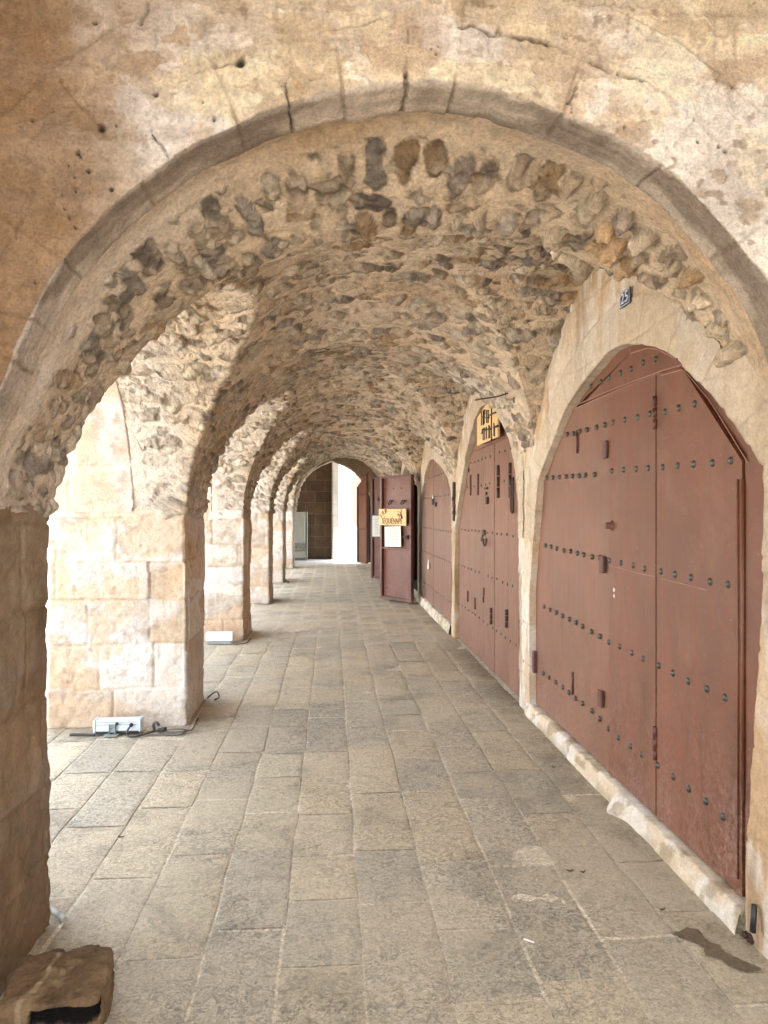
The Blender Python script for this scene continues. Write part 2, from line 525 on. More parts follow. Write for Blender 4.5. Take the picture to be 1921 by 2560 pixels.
def stones3d(Q, cell, seed):
    """nearest stone among ellipsoids on a jittered 3D lattice: returns cap height 0..1, id randoms"""
    W = Q + 0.022 * np.stack([vn(Q * 9, seed + 1), vn(Q * 9, seed + 2), vn(Q * 9, seed + 3)], -1) + 0.012 * np.stack([vn(Q * 27, seed + 4), vn(Q * 27, seed + 5), vn(Q * 27, seed + 6)], -1)
    G = W / cell
    I = np.floor(G).astype(np.int64)
    best = np.full(Q.shape[:-1], 9.0); rid = np.zeros(Q.shape[:-1]); rid2 = np.zeros(Q.shape[:-1])
    for di in (-1, 0, 1):
        for dj in (-1, 0, 1):
            for dk in (-1, 0, 1):
                i, j, k = I[..., 0] + di, I[..., 1] + dj, I[..., 2] + dk
                ox = i + 0.2 + 0.6 * hash3(i, j, k, seed) + 0.5 * (k & 1)
                oy = j + 0.2 + 0.6 * hash3(i, j, k, seed + 1)
                oz = k + 0.25 + 0.5 * hash3(i, j, k, seed + 2)
                r = 0.40 + 0.30 * hash3(i, j, k, seed + 3)
                an = (hash3(i, j, k, seed + 4) - 0.5) * 1.3
                dx, dy, dz = G[..., 0] - ox, G[..., 1] - oy, G[..., 2] - oz
                ca, sa = np.cos(an), np.sin(an)
                dx, dy = dx * ca - dy * sa, dx * sa + dy * ca
                q = np.zeros_like(dx)
                for ni, (nx_, ny_, nz_) in enumerate(DIRS):
                    q = np.maximum(q, (dx * nx_ + dy * ny_ + dz * nz_) / (0.72 + 0.5 * hash3(i, j, k, seed + 10 + ni)))
                q = (0.8 * q + 0.2 * np.sqrt(dx * dx + dy * dy + dz * dz)) / r
                m = q < best
                best = np.where(m, q, best)
                rid = np.where(m, hash3(i, j, k, seed + 5), rid); rid2 = np.where(m, hash3(i, j, k, seed + 6), rid2)
    return best, rid, rid2


def stones2d(s, t, cs, ct, seed):
    Q = np.stack([s, t, 0 * s], -1)
    s2 = s + 0.015 * vn(Q * 9, seed) + 0.009 * vn(Q * 30, seed + 1)
    t2 = t + 0.016 * vn(Q * 11, seed + 2) + 0.007 * vn(Q * 33, seed + 3)
    gs, gt = s2 / cs, t2 / ct
    I, J = np.floor(gs).astype(np.int64), np.floor(gt).astype(np.int64)
    best = np.full(s.shape, 9.0); rid = np.zeros(s.shape); rid2 = np.zeros(s.shape)
    for di in (-1, 0, 1):
        for dj in (-1, 0, 1):
            i, j = I + di, J + dj
            z = 0 * i
            ox = i + 0.40 + 0.2 * hash3(i, j, z, seed) + 0.5 * (j & 1); oy = j + 0.26 + 0.48 * hash3(i, j, z, seed + 1)
            rx = 0.24 + 0.20 * hash3(i, j, z, seed + 2); ry = 0.22 + 0.26 * hash3(i, j, z, seed + 3)
            an = (hash3(i, j, z, seed + 4) - 0.5) * 0.5
            dx, dy = (gs - ox), (gt - oy)
            dx, dy = dx * np.cos(an) - dy * np.sin(an), dx * np.sin(an) + dy * np.cos(an)
            dx, dy = dx / rx, dy / ry
            q = np.zeros_like(dx)
            for ni in range(9):
                an_ = ni * 2 * math.pi / 9 + 0.3
                q = np.maximum(q, (dx * math.cos(an_) + dy * math.sin(an_)) / (0.80 + 0.42 * hash3(i, j, z, seed + 10 + ni)))
            q = 0.65 * q + 0.35 * (np.abs(dx) ** 3 + np.abs(dy) ** 3) ** (1 / 3.0)
            m = q < best
            best = np.where(m, q, best); rid = np.where(m, hash3(i, j, z, seed + 5), rid); rid2 = np.where(m, hash3(i, j, z, seed + 6), rid2)
    return best, rid, rid2


def vault_grid(y0, y1, step, amp, seed):
    y = y_samples(y0, y1, step)
    H = crown(y); hL = bay_rise(y, LEFT, 1.17); hR = bay_rise(y, RIGHT, 1.34, pw=(0.85, 1.45))
    nu = 2 * (int(5.0 / step) // 2)
    nu_ = nu - 1
    P = np.empty((nu_, len(y), 3))
    for k in range(len(y)):
        h1, h2, Hk = hL[k], hR[k], H[k]
        a1 = math.acos(min(max(h1, 0) / Hk, 0.97)) if True else 0
        a2 = math.asin((1 - min(max(h2, 0) / Hk, 0.97) ** 2.5) ** 0.4)
        nh = nu // 2; dA = (math.pi / 2) / (nh - 14)
        def half(sign, h, a, X_edge):
            nb = max(2, int(a / dA)); an = np.append(np.arange(nb) * dA, a)
            sn = np.sin(an)
            bz = SPR + Hk * (np.maximum(1 - sn ** 2.5, 0) ** 0.4 if sign > 0 else np.cos(an))
            bx = XC + sign * HA * sn
            fx = np.linspace(bx[-1], X_edge, nh - nb)[1:]
            z1_ = SPR + h
            fz = np.linspace(bz[-1], z1_, nh - nb)[1:] if h >= 0 else np.full(nh - nb - 1, z1_)
            return np.stack([np.concatenate([bx, fx]), np.concatenate([bz, fz])], -1)
        Lh = half(-1, h1, a1, -1.40); Rh = half(1, h2, a2, 1.58)
        pts = np.concatenate([Lh[::-1], Rh[1:]])
        P[:, k, 0] = pts[:, 0]; P[:, k, 1] = y[k]; P[:, k, 2] = pts[:, 1]
    # the first strip starts from the edge of the front ring and eases into the vault
    if y0 < 2.5:
        th = np.arctan2(P[..., 2] - SPR, P[..., 0] - XC); rr = np.hypot(P[..., 2] - SPR, P[..., 0] - XC)
        ro = np.interp(th, RING_T, RING_R) + 0.012
        up = ss(0.0, 0.25, th) * ss(math.pi, math.pi - 0.25, th)
        w_ = ss(2.62, 2.24, P[..., 1]) * up
        bulge = 0.018 * ss(1.75, 0.9, th) * ss(0.0, 0.2, th) * ss(2.25, 2.4, P[..., 1]) * ss(3.4, 2.7, P[..., 1])
        rn = rr * (1 - w_) + ro * w_ + bulge
        k_ = np.where((P[..., 1] < 3.4) & (P[..., 2] > SPR), rn / np.maximum(rr, 1e-6), 1.0)
        P[..., 0] = XC + (P[..., 0] - XC) * k_; P[..., 2] = SPR + (P[..., 2] - SPR) * k_
        # the strip leans in towards its back edge, then the bay rises behind it
        rr = np.hypot(P[..., 2] - SPR, P[..., 0] - XC); th = np.arctan2(P[..., 2] - SPR, P[..., 0] - XC)
        rb_ = np.interp(th, [0, 0.5, 0.74, 1.0, 1.3, 1.6, 2.0, 2.45, 2.65, 2.9, 3.2], [1.26, 1.25, 1.235, 1.17, 1.105, 1.085, 1.09, 1.15, 1.17, 1.225, 1.26])
        ramp_ = np.clip((P[..., 1] - 2.27) / 0.50, 0, 1) * ss(3.12, 2.80, P[..., 1]) * ss(1.55, 1.30, rr) * (P[..., 2] > SPR)
        k_ = 1 + (rb_ / 1.255 - 1) * ramp_
        P[..., 0] = XC + (P[..., 0] - XC) * k_; P[..., 2] = SPR + (P[..., 2] - SPR) * k_
    # soften the creases of the groins
    for _ in range(3):
        Q = P.copy()
        Q[1:-1] = (P[:-2] + 2 * P[1:-1] + P[2:]) / 4
        P = Q
    ref = np.stack([XC - P[..., 0], 0 * P[..., 0], 1.45 - P[..., 2]], -1)
    # inside the side bays point away from the pier and downwards
    n = normals(P, ref)
    low = 0.03 * fbm(P * 1.7, 3, seed + 40)
    S = P + n * low[..., None]
    q3, r3, s3 = stones3d(S, np.array([0.165, 0.120, 0.070]), 31)
    arc = np.cumsum(np.concatenate([np.zeros((1, P.shape[1])), np.linalg.norm(np.diff(P, axis=0), axis=-1)]), axis=0)
    arc = arc - arc[nu // 2][None, :]
    if y0 < 2.5:
        q2, r2, s2 = stones2d(np.arctan2(P[..., 2] - SPR, P[..., 0] - XC) * 1.2, P[..., 1] - 2.34 - 0.03 * vn(P * 3.1, 12), 0.096, 0.235, 77)
        yb = 2.64 + 0.30 * ss(0.50, 0.95, (P[..., 2] - SPR) / 1.25) + 0.03 * vn(P * 5, 9)
        w = P[..., 1] < yb
        q3s = q3 + 0.22 + 0.5 * ss(2.46, 2.40, P[..., 1])
        pick = q2 < q3s
        q2, r2, s2 = np.minimum(q2, q3s), np.where(pick, r2, r3), np.where(pick, s2, s3)
        q3 = np.where(w, q2, q3); r3 = np.where(w, r2, r3); s3 = np.where(w, s2, s3)
        q3 = np.where(P[..., 1] < 2.33 + 0.012 * vn(P * 7, 5), 3.0, q3)
    q3 = np.maximum(q3, 1.2 * ss(-1.20, -1.34, P[..., 0] + 0.16 * fbm(P * 4.5, 3, 91)))
    if y0 < 2.5:
        q3 = np.maximum(q3, 1.15 * ss(0.016, 0.0, np.abs(P[..., 1] - yb)))
    wstrip = (w if y0 < 2.5 else np.zeros(q3.shape, bool))
    cap = 1 - ss(0.55, 1.0, q3)
    edge = ss(0.88, 1.03, q3)
    flush = ss(0.26, 0.50, s3 + 0.30 * fbm(P * 2.2, 3, 21))       # some stones are buried in the mortar
    smear = ss(0.06, 0.34, fbm(P * 7.5, 4, 62) + 0.40 * (1 - flush) * ~wstrip - 0.10 * s3 - 0.16 * wstrip)
    rough = fbm(P * 22, 4, 3) ; crag = np.abs(fbm(P * 14, 3, 8))
    side = (0.75 + 0.50 * ss(0.3, 1.0, P[..., 0]) * ss(4.2, 2.6, P[..., 1])) * (1 - 0.45 * ss(-0.55, -0.8, P[..., 0]) * ss(3.1, 2.8, P[..., 1])) * (1 - ss(1.30, 1.40, P[..., 0]) * ss(2.05, 1.90, P[..., 2]))
    front = np.where(P[..., 1] < 2.9, 1.0, 1.0)
    h = cap * amp * (0.45 + 0.9 * s3) * (0.35 + 0.65 * flush) * side * front
    h = h + ss(1.42, 1.36, P[..., 0] * (P[..., 2] < 2.0)) * (1 - edge) * (rough * 0.014 - crag * 0.018) * (amp / 0.03) * (1 - 0.5 * smear) * (1 + 0.6 * wstrip)
    mort = 0.008 * fbm(P * 5, 3, 14) + 0.002 * fbm(P * 26, 3, 15) - 0.006 * ss(1.0, 1.06, q3) * ss(1.25, 1.08, q3)
    fade = ss(y0 - 0.001, y0 + 0.10, P[..., 1]) if y0 < 2.5 else np.ones_like(h)
    D = h * fade + mort * edge + low * (fade * 0.8 + 0.2)
    V = P + n * D[..., None]
    V[..., 0] += 0.16 * ss(1.38, 1.45, P[..., 0]) * ss(1.97, 1.82, P[..., 2])      # the foot of the vault runs into the shop wall
    # colour
    idx = np.clip((r3 * len(STONE_TINTS)).astype(int), 0, len(STONE_TINTS) - 1)
    sc = STONE_TINTS[idx] * (0.82 + 0.60 * s3)[..., None]
    sc = sc * (1 + 0.55 * fbm(P * 20, 4, 50))[..., None]
    sc = np.where(wstrip[..., None], sc * (0.9 + 0.5 * ss(0.3, 1.1, P[..., 0]))[..., None], sc)  # strip stones lighter on the right, side light put into their colour
    sc = mixc(sc, (0.60, 0.52, 0.41), ss(0.08, 0.45, fbm(P * 15, 4, 61)) * 0.55)     # lime smeared over the stone
    big = fbm(P * 0.9, 3, 70)
    mc = np.array([0.75, 0.60, 0.44]) * (1 + 0.12 * fbm(P * 4, 3, 33))[..., None]
    mc = mixc(mc, (0.75, 0.64, 0.52), ss(0.0, 0.5, big))
    mc = mixc(mc, (0.62, 0.43, 0.26), ss(0.1, 0.5, fbm(P * 2.3, 3, 71)) * 0.55)
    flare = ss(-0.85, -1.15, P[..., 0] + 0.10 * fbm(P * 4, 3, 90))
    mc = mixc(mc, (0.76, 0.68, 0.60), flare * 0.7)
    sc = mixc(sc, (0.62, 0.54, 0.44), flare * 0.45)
    mk = 1 - (1 - edge) * (1 - 0.62 * smear)
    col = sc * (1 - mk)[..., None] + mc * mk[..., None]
    rim = ss(0.82, 0.94, q3) * ss(1.10, 0.98, q3) * (1 - 0.6 * smear)
    col = col * (1 - 0.42 * rim)[..., None]
    # bare lime plaster on the smooth band just behind the front ring
    return V, col


VAULT_LABELS = [
    'nearest rubble stone vault bay with protruding rocks behind the front arch',
    'rubble vault bay over the plank sign gate, second from the camera',
    'rubble vault bay over the gate with two padlocks, third along the passage',
    'dim rubble vault bay above the open brown door leaves',
    'farthest rubble vault bay by the pointed end opening',
]
cuts = [2.202, 5.44, 8.74, 12.12, 15.58, YEND + 0.02]
for k in range(5):
    st = [0.0105, 0.0135, 0.020, 0.028, 0.034][k]
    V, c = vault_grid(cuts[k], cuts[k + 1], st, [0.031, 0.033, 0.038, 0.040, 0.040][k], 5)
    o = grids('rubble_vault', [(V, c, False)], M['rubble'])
    tag(o, VAULT_LABELS[k], 'vault', 'rubble vault bays over the passage', 'thing')


# ------------------------------------------------------------------ ashlar piers and outer arches
def ashlar(u, z, seed, ch=0.31, bl=0.46):
    """blocks in courses: returns joint distance and two randoms per block"""
    r = np.random.RandomState(seed)
    zs = [-0.02]
    while zs[-1] < 4: zs.append(zs[-1] + ch * (0.85 + 0.3 * r.rand()))
    zs = np.array(zs)
    zi = np.clip(np.searchsorted(zs, z) - 1, 0, len(zs) - 2)
    dz = np.minimum(z - zs[zi], zs[zi + 1] - z)
    du = np.full(u.shape, 9.0); a = np.zeros(u.shape); b = np.zeros(u.shape)
    for ci in range(len(zs) - 1):
        m = zi == ci
        e = [-3.0 + r.rand() * bl]
        while e[-1] < 8: e.append(e[-1] + bl * (0.55 + 0.9 * r.rand()))
        e = np.array(e); ra, rb = r.rand(len(e)), r.rand(len(e))
        if not m.any(): continue
        ui = np.clip(np.searchsorted(e, u[m]) - 1, 0, len(e) - 2)
        du[m] = np.minimum(u[m] - e[ui], e[ui + 1] - u[m]); a[m] = ra[ui]; b[m] = rb[ui]
    return np.minimum(dz, du), a, b


def ash_color(P, jd, a, b, seed):
    c = np.array([0.50, 0.425, 0.34]) * np.ones(P.shape)
    c = mixc(c, (0.61, 0.435, 0.275), ss(0.55, 0.85, a) * 0.5)
    c = mixc(c, (0.74, 0.66, 0.56), ss(0.5, 0.15, a) * 0.8)
    pl = fbm(P * np.array([2.6, 2.6, 4.2]), 4, seed + 3) + 0.18 * (b - 0.5)
    pm = ss(-0.04, 0.14, pl + 0.10 * fbm(P * 16, 4, seed + 4))
    c = mixc(c, (0.62, 0.58, 0.55), pm * 0.6)
    om = ss(0.10, 0.26, fbm(P * np.array([2.0, 2.0, 3.4]), 4, seed + 9) + 0.08 * fbm(P * 18, 3, seed + 10))
    c = mixc(c, (0.60, 0.41, 0.25), om * 0.55)
    c = mixc(c, (0.34, 0.23, 0.14), ss(0.22, 0.5, fbm(P * np.array([9, 9, 14.0]), 4, seed + 13)) * 0.45)
    c = c * (1 + 0.10 * fbm(P * 9, 3, seed))[..., None]
    c = mixc(c, (0.46, 0.34, 0.22), ss(0.010, 0.003, jd) * 0.55 * ss(-0.35, 0.2, fbm(P * 5, 2, seed + 5)))
    c = mixc(c, (0.36, 0.25, 0.15), ss(0.30, 0.0, P[..., 2]) * 0.35 * ss(-0.3, 0.3, fbm(P * 4, 3, 2)))
    return c, pm, om


def pier(x0, x1, y0, y1, h, res, seed, z0=0.0, wear=1.0):
    r = 0.016
    pts = []
    for cx, cy, a0 in ((x1 - r, y0 + r, -90), (x1 - r, y1 - r, 0), (x0 + r, y1 - r, 90), (x0 + r, y0 + r, 180)):
        for a in np.linspace(a0, a0 + 90, 5):
            pts.append((cx + r * math.cos(math.radians(a)), cy + r * math.sin(math.radians(a))))
    pts.append(pts[0])
    loop = resample(pts, step=res)[:-1]
    nz = int((h - z0) / res) + 1
    zz = np.linspace(z0, h, nz)
    nu = len(loop)
    P = np.empty((nu, nz, 3)); P[..., 0] = loop[:, None, 0]; P[..., 1] = loop[:, None, 1]; P[..., 2] = zz[None]
    ref = P - np.array([(x0 + x1) / 2, (y0 + y1) / 2, 0]); ref[..., 2] = 0
    n = normals(P, ref, True)
    u = np.arange(nu)[:, None] * res + 0 * P[..., 0]
    uw = u + 0.012 * vn(P * 6, seed); zw = P[..., 2] + 0.012 * vn(P * 6, seed + 1)
    jd, a, b = ashlar(uw, zw, seed)
    c, pm, om = ash_color(P, jd, a, b, seed)
    D = 0.009 * fbm(P * 2.2, 3, seed + 7) * wear + 0.005 * fbm(P * 11, 4, seed + 8) * wear + 0.012 * (b - 0.5) * wear - 0.009 * ss(0.014, 0.0, jd) * (1 - 0.6 * pm) - 0.004 * ss(0.1, 0.4, fbm(P * 26, 3, seed + 14)) + 0.004 * pm - 0.005 * om
    edge = np.minimum(np.minimum(np.abs(P[..., 0] - x0), np.abs(P[..., 0] - x1)) + 9 * ((np.abs(P[..., 1] - y0) > 0.05) & (np.abs(P[..., 1] - y1) > 0.05)), 9)
    D -= 0.010 * ss(0.04, 0.0, edge) * ss(0.0, 0.5, fbm(P * np.array([1, 1, 6.0]), 3, seed + 12)) * wear
    return P + n * D[..., None], c


PLAB = [
    'nearest stone pier at the frame edge, beside the dark block',
    'broad pale stone pier with a floodlight lying at its foot',
    'orange-patched stone pier with a white lamp beside its base',
    'third stone pier from the front arch, tan limestone blocks',
    'slim looking stone pier just before the farthest one',
    'farthest stone pier beside the cream cabinet',
]
for k, (a, b) in enumerate(PIERS):
    x1 = XL if k else XL - 0.004
    P, c = pier(-1.97, x1, a + (0.03 if k == 0 else 0), b, SPR + 0.02, [0.012, 0.009, 0.013, 0.02, 0.025, 0.03][k], 11 + k * 5)
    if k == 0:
        c = mixc(c * np.array([0.50, 0.44, 0.37]), (0.22, 0.155, 0.095), np.full(c.shape[:2], 0.4))  # nearest pier darkened: its shade is put into the stone colour
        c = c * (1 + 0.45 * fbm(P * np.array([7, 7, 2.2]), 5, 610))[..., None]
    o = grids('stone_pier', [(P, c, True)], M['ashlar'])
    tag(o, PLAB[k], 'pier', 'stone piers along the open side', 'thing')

ALAB = ['smooth stone outer arch above the gap before the broad pale pier', 'stone outer arch between the broad pale pier and the orange-patched pier',
        'stone outer arch over the third opening of the arcade', 'stone outer arch over the fourth opening of the arcade', 'stone outer arch over the farthest opening of the arcade']
for k, (a, b) in enumerate(LEFT):
    res = [0.014, 0.018, 0.03, 0.04, 0.05][k]
    n = int((b - a) * 1.5 / res)
    ph = np.linspace(0, math.pi, n)
    yy = (a + b) / 2 - ((b - a) / 2 - 0.006) * np.cos(ph); zz = SPR + 1.162 * np.sin(ph)
    rows = [(-1.385, 0.14), (-1.385, 0.05), (-1.385, 0.0)] + [(x, 0.0) for x in np.linspace(-1.40, -1.96, int(0.56 / res))] + [(-1.97, 0.01)]
    P = np.empty((n, len(rows) + 2, 3))
    for j, (x, dz) in enumerate(rows):
        P[:, j, 0] = x; P[:, j, 1] = yy; P[:, j, 2] = zz + dz
    for j, f in ((len(rows), 0.5), (len(rows) + 1, 1.0)):
        P[:, j, 0] = -1.975; P[:, j, 1] = yy; P[:, j, 2] = zz + (3.4 - zz) * f
    arc = np.cumsum(np.concatenate([[0], np.hypot(np.diff(yy), np.diff(zz))]))[:, None] + 0 * P[..., 0]
    jd, ra, rb = ashlar(P[..., 0] + 3, arc, 60 + k, 0.36, 3.0)
    c, pm, om = ash_color(P, jd, ra, rb, 90 + k)
    ref = np.stack([0 * P[..., 0], (a + b) / 2 - P[..., 1], 1.4 - P[..., 2]], -1)
    nn = normals(P, ref)
    D = 0.010 * fbm(P * 3, 3, 5) + 0.004 * fbm(P * 12, 3, 6) - 0.006 * ss(0.014, 0, jd)
    D[:, -2:] = 0
    o = grids('outer_arch', [(P + nn * D[..., None], c, False)], M['ashlar'])
    tag(o, ALAB[k], 'arch', 'stone outer arches of the arcade', 'thing')

# ------------------------------------------------------------------ front arch wall
no = len(outline)
ang = np.arctan2(outline[:, 1] - SPR, outline[:, 0] - XC)
x0, x1, zt = -2.4, 2.9, 3.45
outer = np.empty_like(outline)
for i, (x, z) in enumerate(outline):
    if z < SPR:
        outer[i] = (x0 if x < XC else x1, z)
    else:
        dx, dz = x - XC, (z - SPR) + 1e-4
        t = min((x1 - XC) / dx if dx > 1e-6 else 1e9, (x0 - XC) / dx if dx < -1e-6 else 1e9, (zt - SPR) / dz)
        outer[i] = (XC + dx * t, SPR + dz * t)
nr = 185
prof = [(0.18, -0.030), (0.165, -0.012), (0.15, -0.001)] + [(v, 0.0) for v in np.linspace(0.138, 0.008, 24)] + [(0.004, 0.0015), (0.0015, 0.004)]
t = np.concatenate([np.linspace(0, 0.45, 120, endpoint=False), np.linspace(0.45, 1, nr - 120)])
P = np.empty((no, len(prof) + nr, 3))
nrm2 = outline - np.stack([np.full(no, XC), np.minimum(outline[:, 1], SPR)], -1)
nrm2 /= np.linalg.norm(nrm2, axis=1, keepdims=True)
for j, (dy, dr) in enumerate(prof):
    P[:, j, 0] = outline[:, 0] + nrm2[:, 0] * abs(dr); P[:, j, 1] = YF + dy; P[:, j, 2] = outline[:, 1] + nrm2[:, 1] * abs(dr)
P[:, len(prof):, 0] = outline[:, None, 0] + nrm2[:, None, 0] * 0.007 + (outer[:, None, 0] - outline[:, None, 0]) * t[None]
P[:, len(prof):, 1] = YF
P[:, len(prof):, 2] = outline[:, None, 1] + nrm2[:, None, 1] * 0.007 + (outer[:, None, 1] - outline[:, None, 1]) * t[None]
isf = np.zeros(P.shape[:2], bool); isf[:, len(prof):] = True
XZ = P[..., [0, 2]]


def polydist(pts):
    d = np.full(P.shape[:2], 9.0)
    wob = XZ + 0.006 * np.stack([vn(P * 24, 2), vn(P * 24, 3)], -1) + 0.004 * np.stack([vn(P * 60, 4), vn(P * 60, 5)], -1)
    for a, b in zip(pts[:-1], pts[1:]):
        a, b = np.array(a), np.array(b); ab = b - a
        tt = np.clip(((wob - a) @ ab) / max(ab @ ab, 1e-9), 0, 1)
        d = np.minimum(d, np.linalg.norm(wob - a - tt[..., None] * ab, axis=-1))
    return d


cracks = [  # (points, half width, strength)
    ([q1(1232, 366), q1(1226, 385), q1(1250, 430), q1(1262, 490), q1(1275, 560)], 0.0055, 1.0),
    ([q1(1200, 390), q1(1226, 385)], 0.004, 0.7),
    ([q1(768, 374), q1(850, 336), q1(908, 300), q1(1010, 288)], 0.0050, 0.7),
    ([q1(330, 470), q1(520, 450), q1(670, 410), q1(768, 374)], 0.003, 0.35),
    ([q1(650, 555), q1(672, 600), q1(712, 648), q1(742, 690)], 0.0050, 0.75),
    ([q1(1010, 288), q1(1200, 200), q1(1400, 150), q1(1659, 100)], 0.0028, 0.5),
    ([q2(125, 118), q2(260, 122), q2(390, 117), q2(440, 142), q2(472, 162), q2(495, 118)], 0.0042, 0.85),
    ([q2(495, 118), q2(500, 150), q2(640, 168), q2(720, 188), q2(800, 220), q2(870, 262), q2(960, 300), q2(1010, 328), q2(1100, 362), q2(1190, 405), q2(1262, 462), q2(1345, 520), q2(1450, 600)], 0.0062, 0.85),
    ([q2(858, 272), q2(850, 322), q2(822, 385), q2(800, 450), q2(806, 492)], 0.0060, 0.9),
    ([q2(103, 120), q2(108, 210), q2(102, 290), q2(92, 330), q2(102, 372)], 0.0060, 0.8),
    ([q2(452, 130), q2(448, 290)], 0.004, 0.35),
    ([q2(802, 0), q2(812, 100), q2(806, 215)], 0.007, 0.35),
    ([q2(1432, 90), q2(1428, 250), q2(1420, 340), q2(1500, 370)], 0.008, 0.35),
    ([q2(810, 20), q2(1200, 30), q2(1440, 60), q2(1660, 60)], 0.006, 0.3),
    ([q2(850, 265), q2(1200, 330), q2(1440, 345)], 0.005, 0.25),
    ([q2(1490, 240), q2(1660, 235)], 0.006, 0.35),
    ([q2(1505, 380), q2(1520, 480), q2(1480, 560), q2(1400, 560)], 0.006, 0.4),
    ([q2(1560, 700), q2(1660, 715)], 0.004, 0.4),
    ([q1(400, 100), q1(560, 118), q1(760, 140), q1(1000, 142)], 0.0045, 0.4),
    ([q1(640, 0), q1(628, 70), q1(610, 105)], 0.006, 0.55),
    ([q1(100, 950), q1(40, 1050), q1(0, 1120)], 0.004, 0.4),
    ([q1(0, 1350), q1(120, 1380), q1(230, 1390)], 0.005, 0.4),
    ([q1(1250, 0), q1(1262, 130)], 0.006, 0.3),
    ([q1(60, 0), q1(80, 120), q1(40, 250), q1(60, 420)], 0.008, 0.35),
]
holes = [(q1(435, 555), 0.020), (q1(1040, 283), 0.022), (q1(672, 410), 0.014), (q1(925, 520), 0.010), (q1(338, 665), 0.013), (q1(348, 680), 0.009), (q1(230, 482), 0.007), (q1(502, 545), 0.006), (q1(318, 980), 0.006),
         (q1(332, 985), 0.005), (q1(295, 925), 0.006), (q1(300, 720), 0.005), (q1(880, 450), 0.007), (q1(482, 822), 0.010), (q1(250, 92), 0.006), (q1(152, 1220), 0.006), (q1(322, 770), 0.006),
         (q1(280, 905), 0.006), (q1(325, 830), 0.005), (q1(300, 940), 0.006), (q1(670, 600), 0.008), (q1(385, 745), 0.007), (q1(410, 100), 0.008), (q1(615, 105), 0.009), (q1(140, 520), 0.01), (q1(20, 710), 0.007),
         (q2(225, 240), 0.008), (q2(205, 220), 0.004), (q2(235, 210), 0.004), (q2(1010, 322), 0.009), (q2(1105, 362), 0.013), (q2(1515, 370), 0.009), (q2(1450, 632), 0.013), (q2(1475, 655), 0.011), (q2(1355, 615), 0.008), (q2(1262, 460), 0.007),
         (q2(1040, 550), 0.007), (q2(705, 185), 0.010), (q2(92, 332), 0.011), (q2(450, 290), 0.005), (q2(550, 290), 0.005), (q2(1475, 770), 0.006), (q2(1300, 735), 0.005), (q2(530, 350), 0.004), (q2(865, 355), 0.004), (q2(1100, 560), 0.004),
         (q2(635, 170), 0.005), (q2(1610, 10), 0.008), (q2(800, 445), 0.012), (q2(1340, 520), 0.010)]
cr = np.zeros(P.shape[:2])
wn = 0.18 + 1.0 * ss(-0.35, 0.45, fbm(P * 14, 4, 44))
for pts, w, st in cracks:
    d = polydist(pts)
    cr = np.maximum(cr, st * ss(w * 1.5, w * 0.25, d / wn))
ho = np.zeros(P.shape[:2])
for (hx, hz), r in holes:
    r = r * 0.72
    d = np.hypot(P[..., 0] - hx, P[..., 2] - hz) * (1 + 0.35 * vn(P * 40, 6))
    ho = np.maximum(ho, ss(r * 1.05, r * 0.35, d))
# raised voussoir ring and block relief
dr = np.min(np.stack([np.hypot(P[..., 0] - XC, (P[..., 2] - SPR))]), 0)


def blob(c, rx, rz, p=1.0):
    return np.exp(-(((P[..., 0] - c[0]) / rx) ** 2 + ((P[..., 2] - c[1]) / rz) ** 2) ** p)


c = np.array([0.61, 0.51, 0.39]) * np.ones(P.shape)
n1, n2, n3 = fbm(P * np.array([2.2, 1, 3.0]), 5, 101), fbm(P * np.array([3.5, 1, 5.0]), 5, 102), fbm(P * 7, 4, 103)
c = mixc(c, (0.72, 0.64, 0.56), ss(-0.02, 0.16, n1 + 0.5 * blob(q1(560, 300), 0.36, 0.25) - 0.25 * (P[..., 0] > 0.6)) * 0.85)
c = mixc(c, (0.53, 0.38, 0.24), ss(0.08, 0.22, n2 + 0.25 * blob(q1(420, 430), 0.13, 0.06) + 0.30 * blob(q1(60, 500), 0.16, 0.9) + 0.15 * blob(q2(1200, 180), 0.3, 0.12)) * 0.6)
c = mixc(c, (0.72, 0.58, 0.38), ss(0.05, 0.25, fbm(P * np.array([2.8, 1, 4.2]), 5, 104) + 0.42 * blob(q1(1350, 250), 0.40, 0.20)) * 0.75)
c = mixc(c, (0.60, 0.38, 0.18), ss(0.3, 0.8, blob(q1(1280, 400), 0.028, 0.035, 2)) * 0.8)
c = mixc(c, (0.68, 0.58, 0.45), ss(0.4, 1.0, P[..., 0]) * 0.5)

c = mixc(c, (0.30, 0.19, 0.11), ss(0.25, 0.45, fbm(P * 3.0, 5, 120)) * 0.55)
# voussoirs of the ring and big blocks beyond, each with its own tint
thv = np.arctan2(P[..., 2] - SPR, P[..., 0] - XC)
vk = np.floor(thv / 0.262 + 0.02 * vn(P * 8, 7) + 0.36); vf = thv / 0.262 + 0.36 + 0.02 * vn(P * 8, 7); vf = vf - np.floor(vf)
rv = 1.605 + 0.018 * fbm(P * 6, 3, 9)
inr = ss(rv + 0.006, rv - 0.006, dr) * (P[..., 2] > SPR)
vr = hash3(vk.astype(int), 0 * vk.astype(int), 0 * vk.astype(int), 4)
jb, ba, bb = ashlar(P[..., 0] + 0.015 * vn(P * 5, 8), P[..., 2] + 0.015 * vn(P * 5, 9), 321, 0.36, 0.62)
tint = inr * (vr - 0.5) + (1 - inr) * (ba - 0.5)
c = c * (1 + 0.30 * tint)[..., None]
c = mixc(c, (0.68, 0.60, 0.49), inr * 0.25)
vj = np.minimum(vf, 1 - vf) * 0.262 * dr
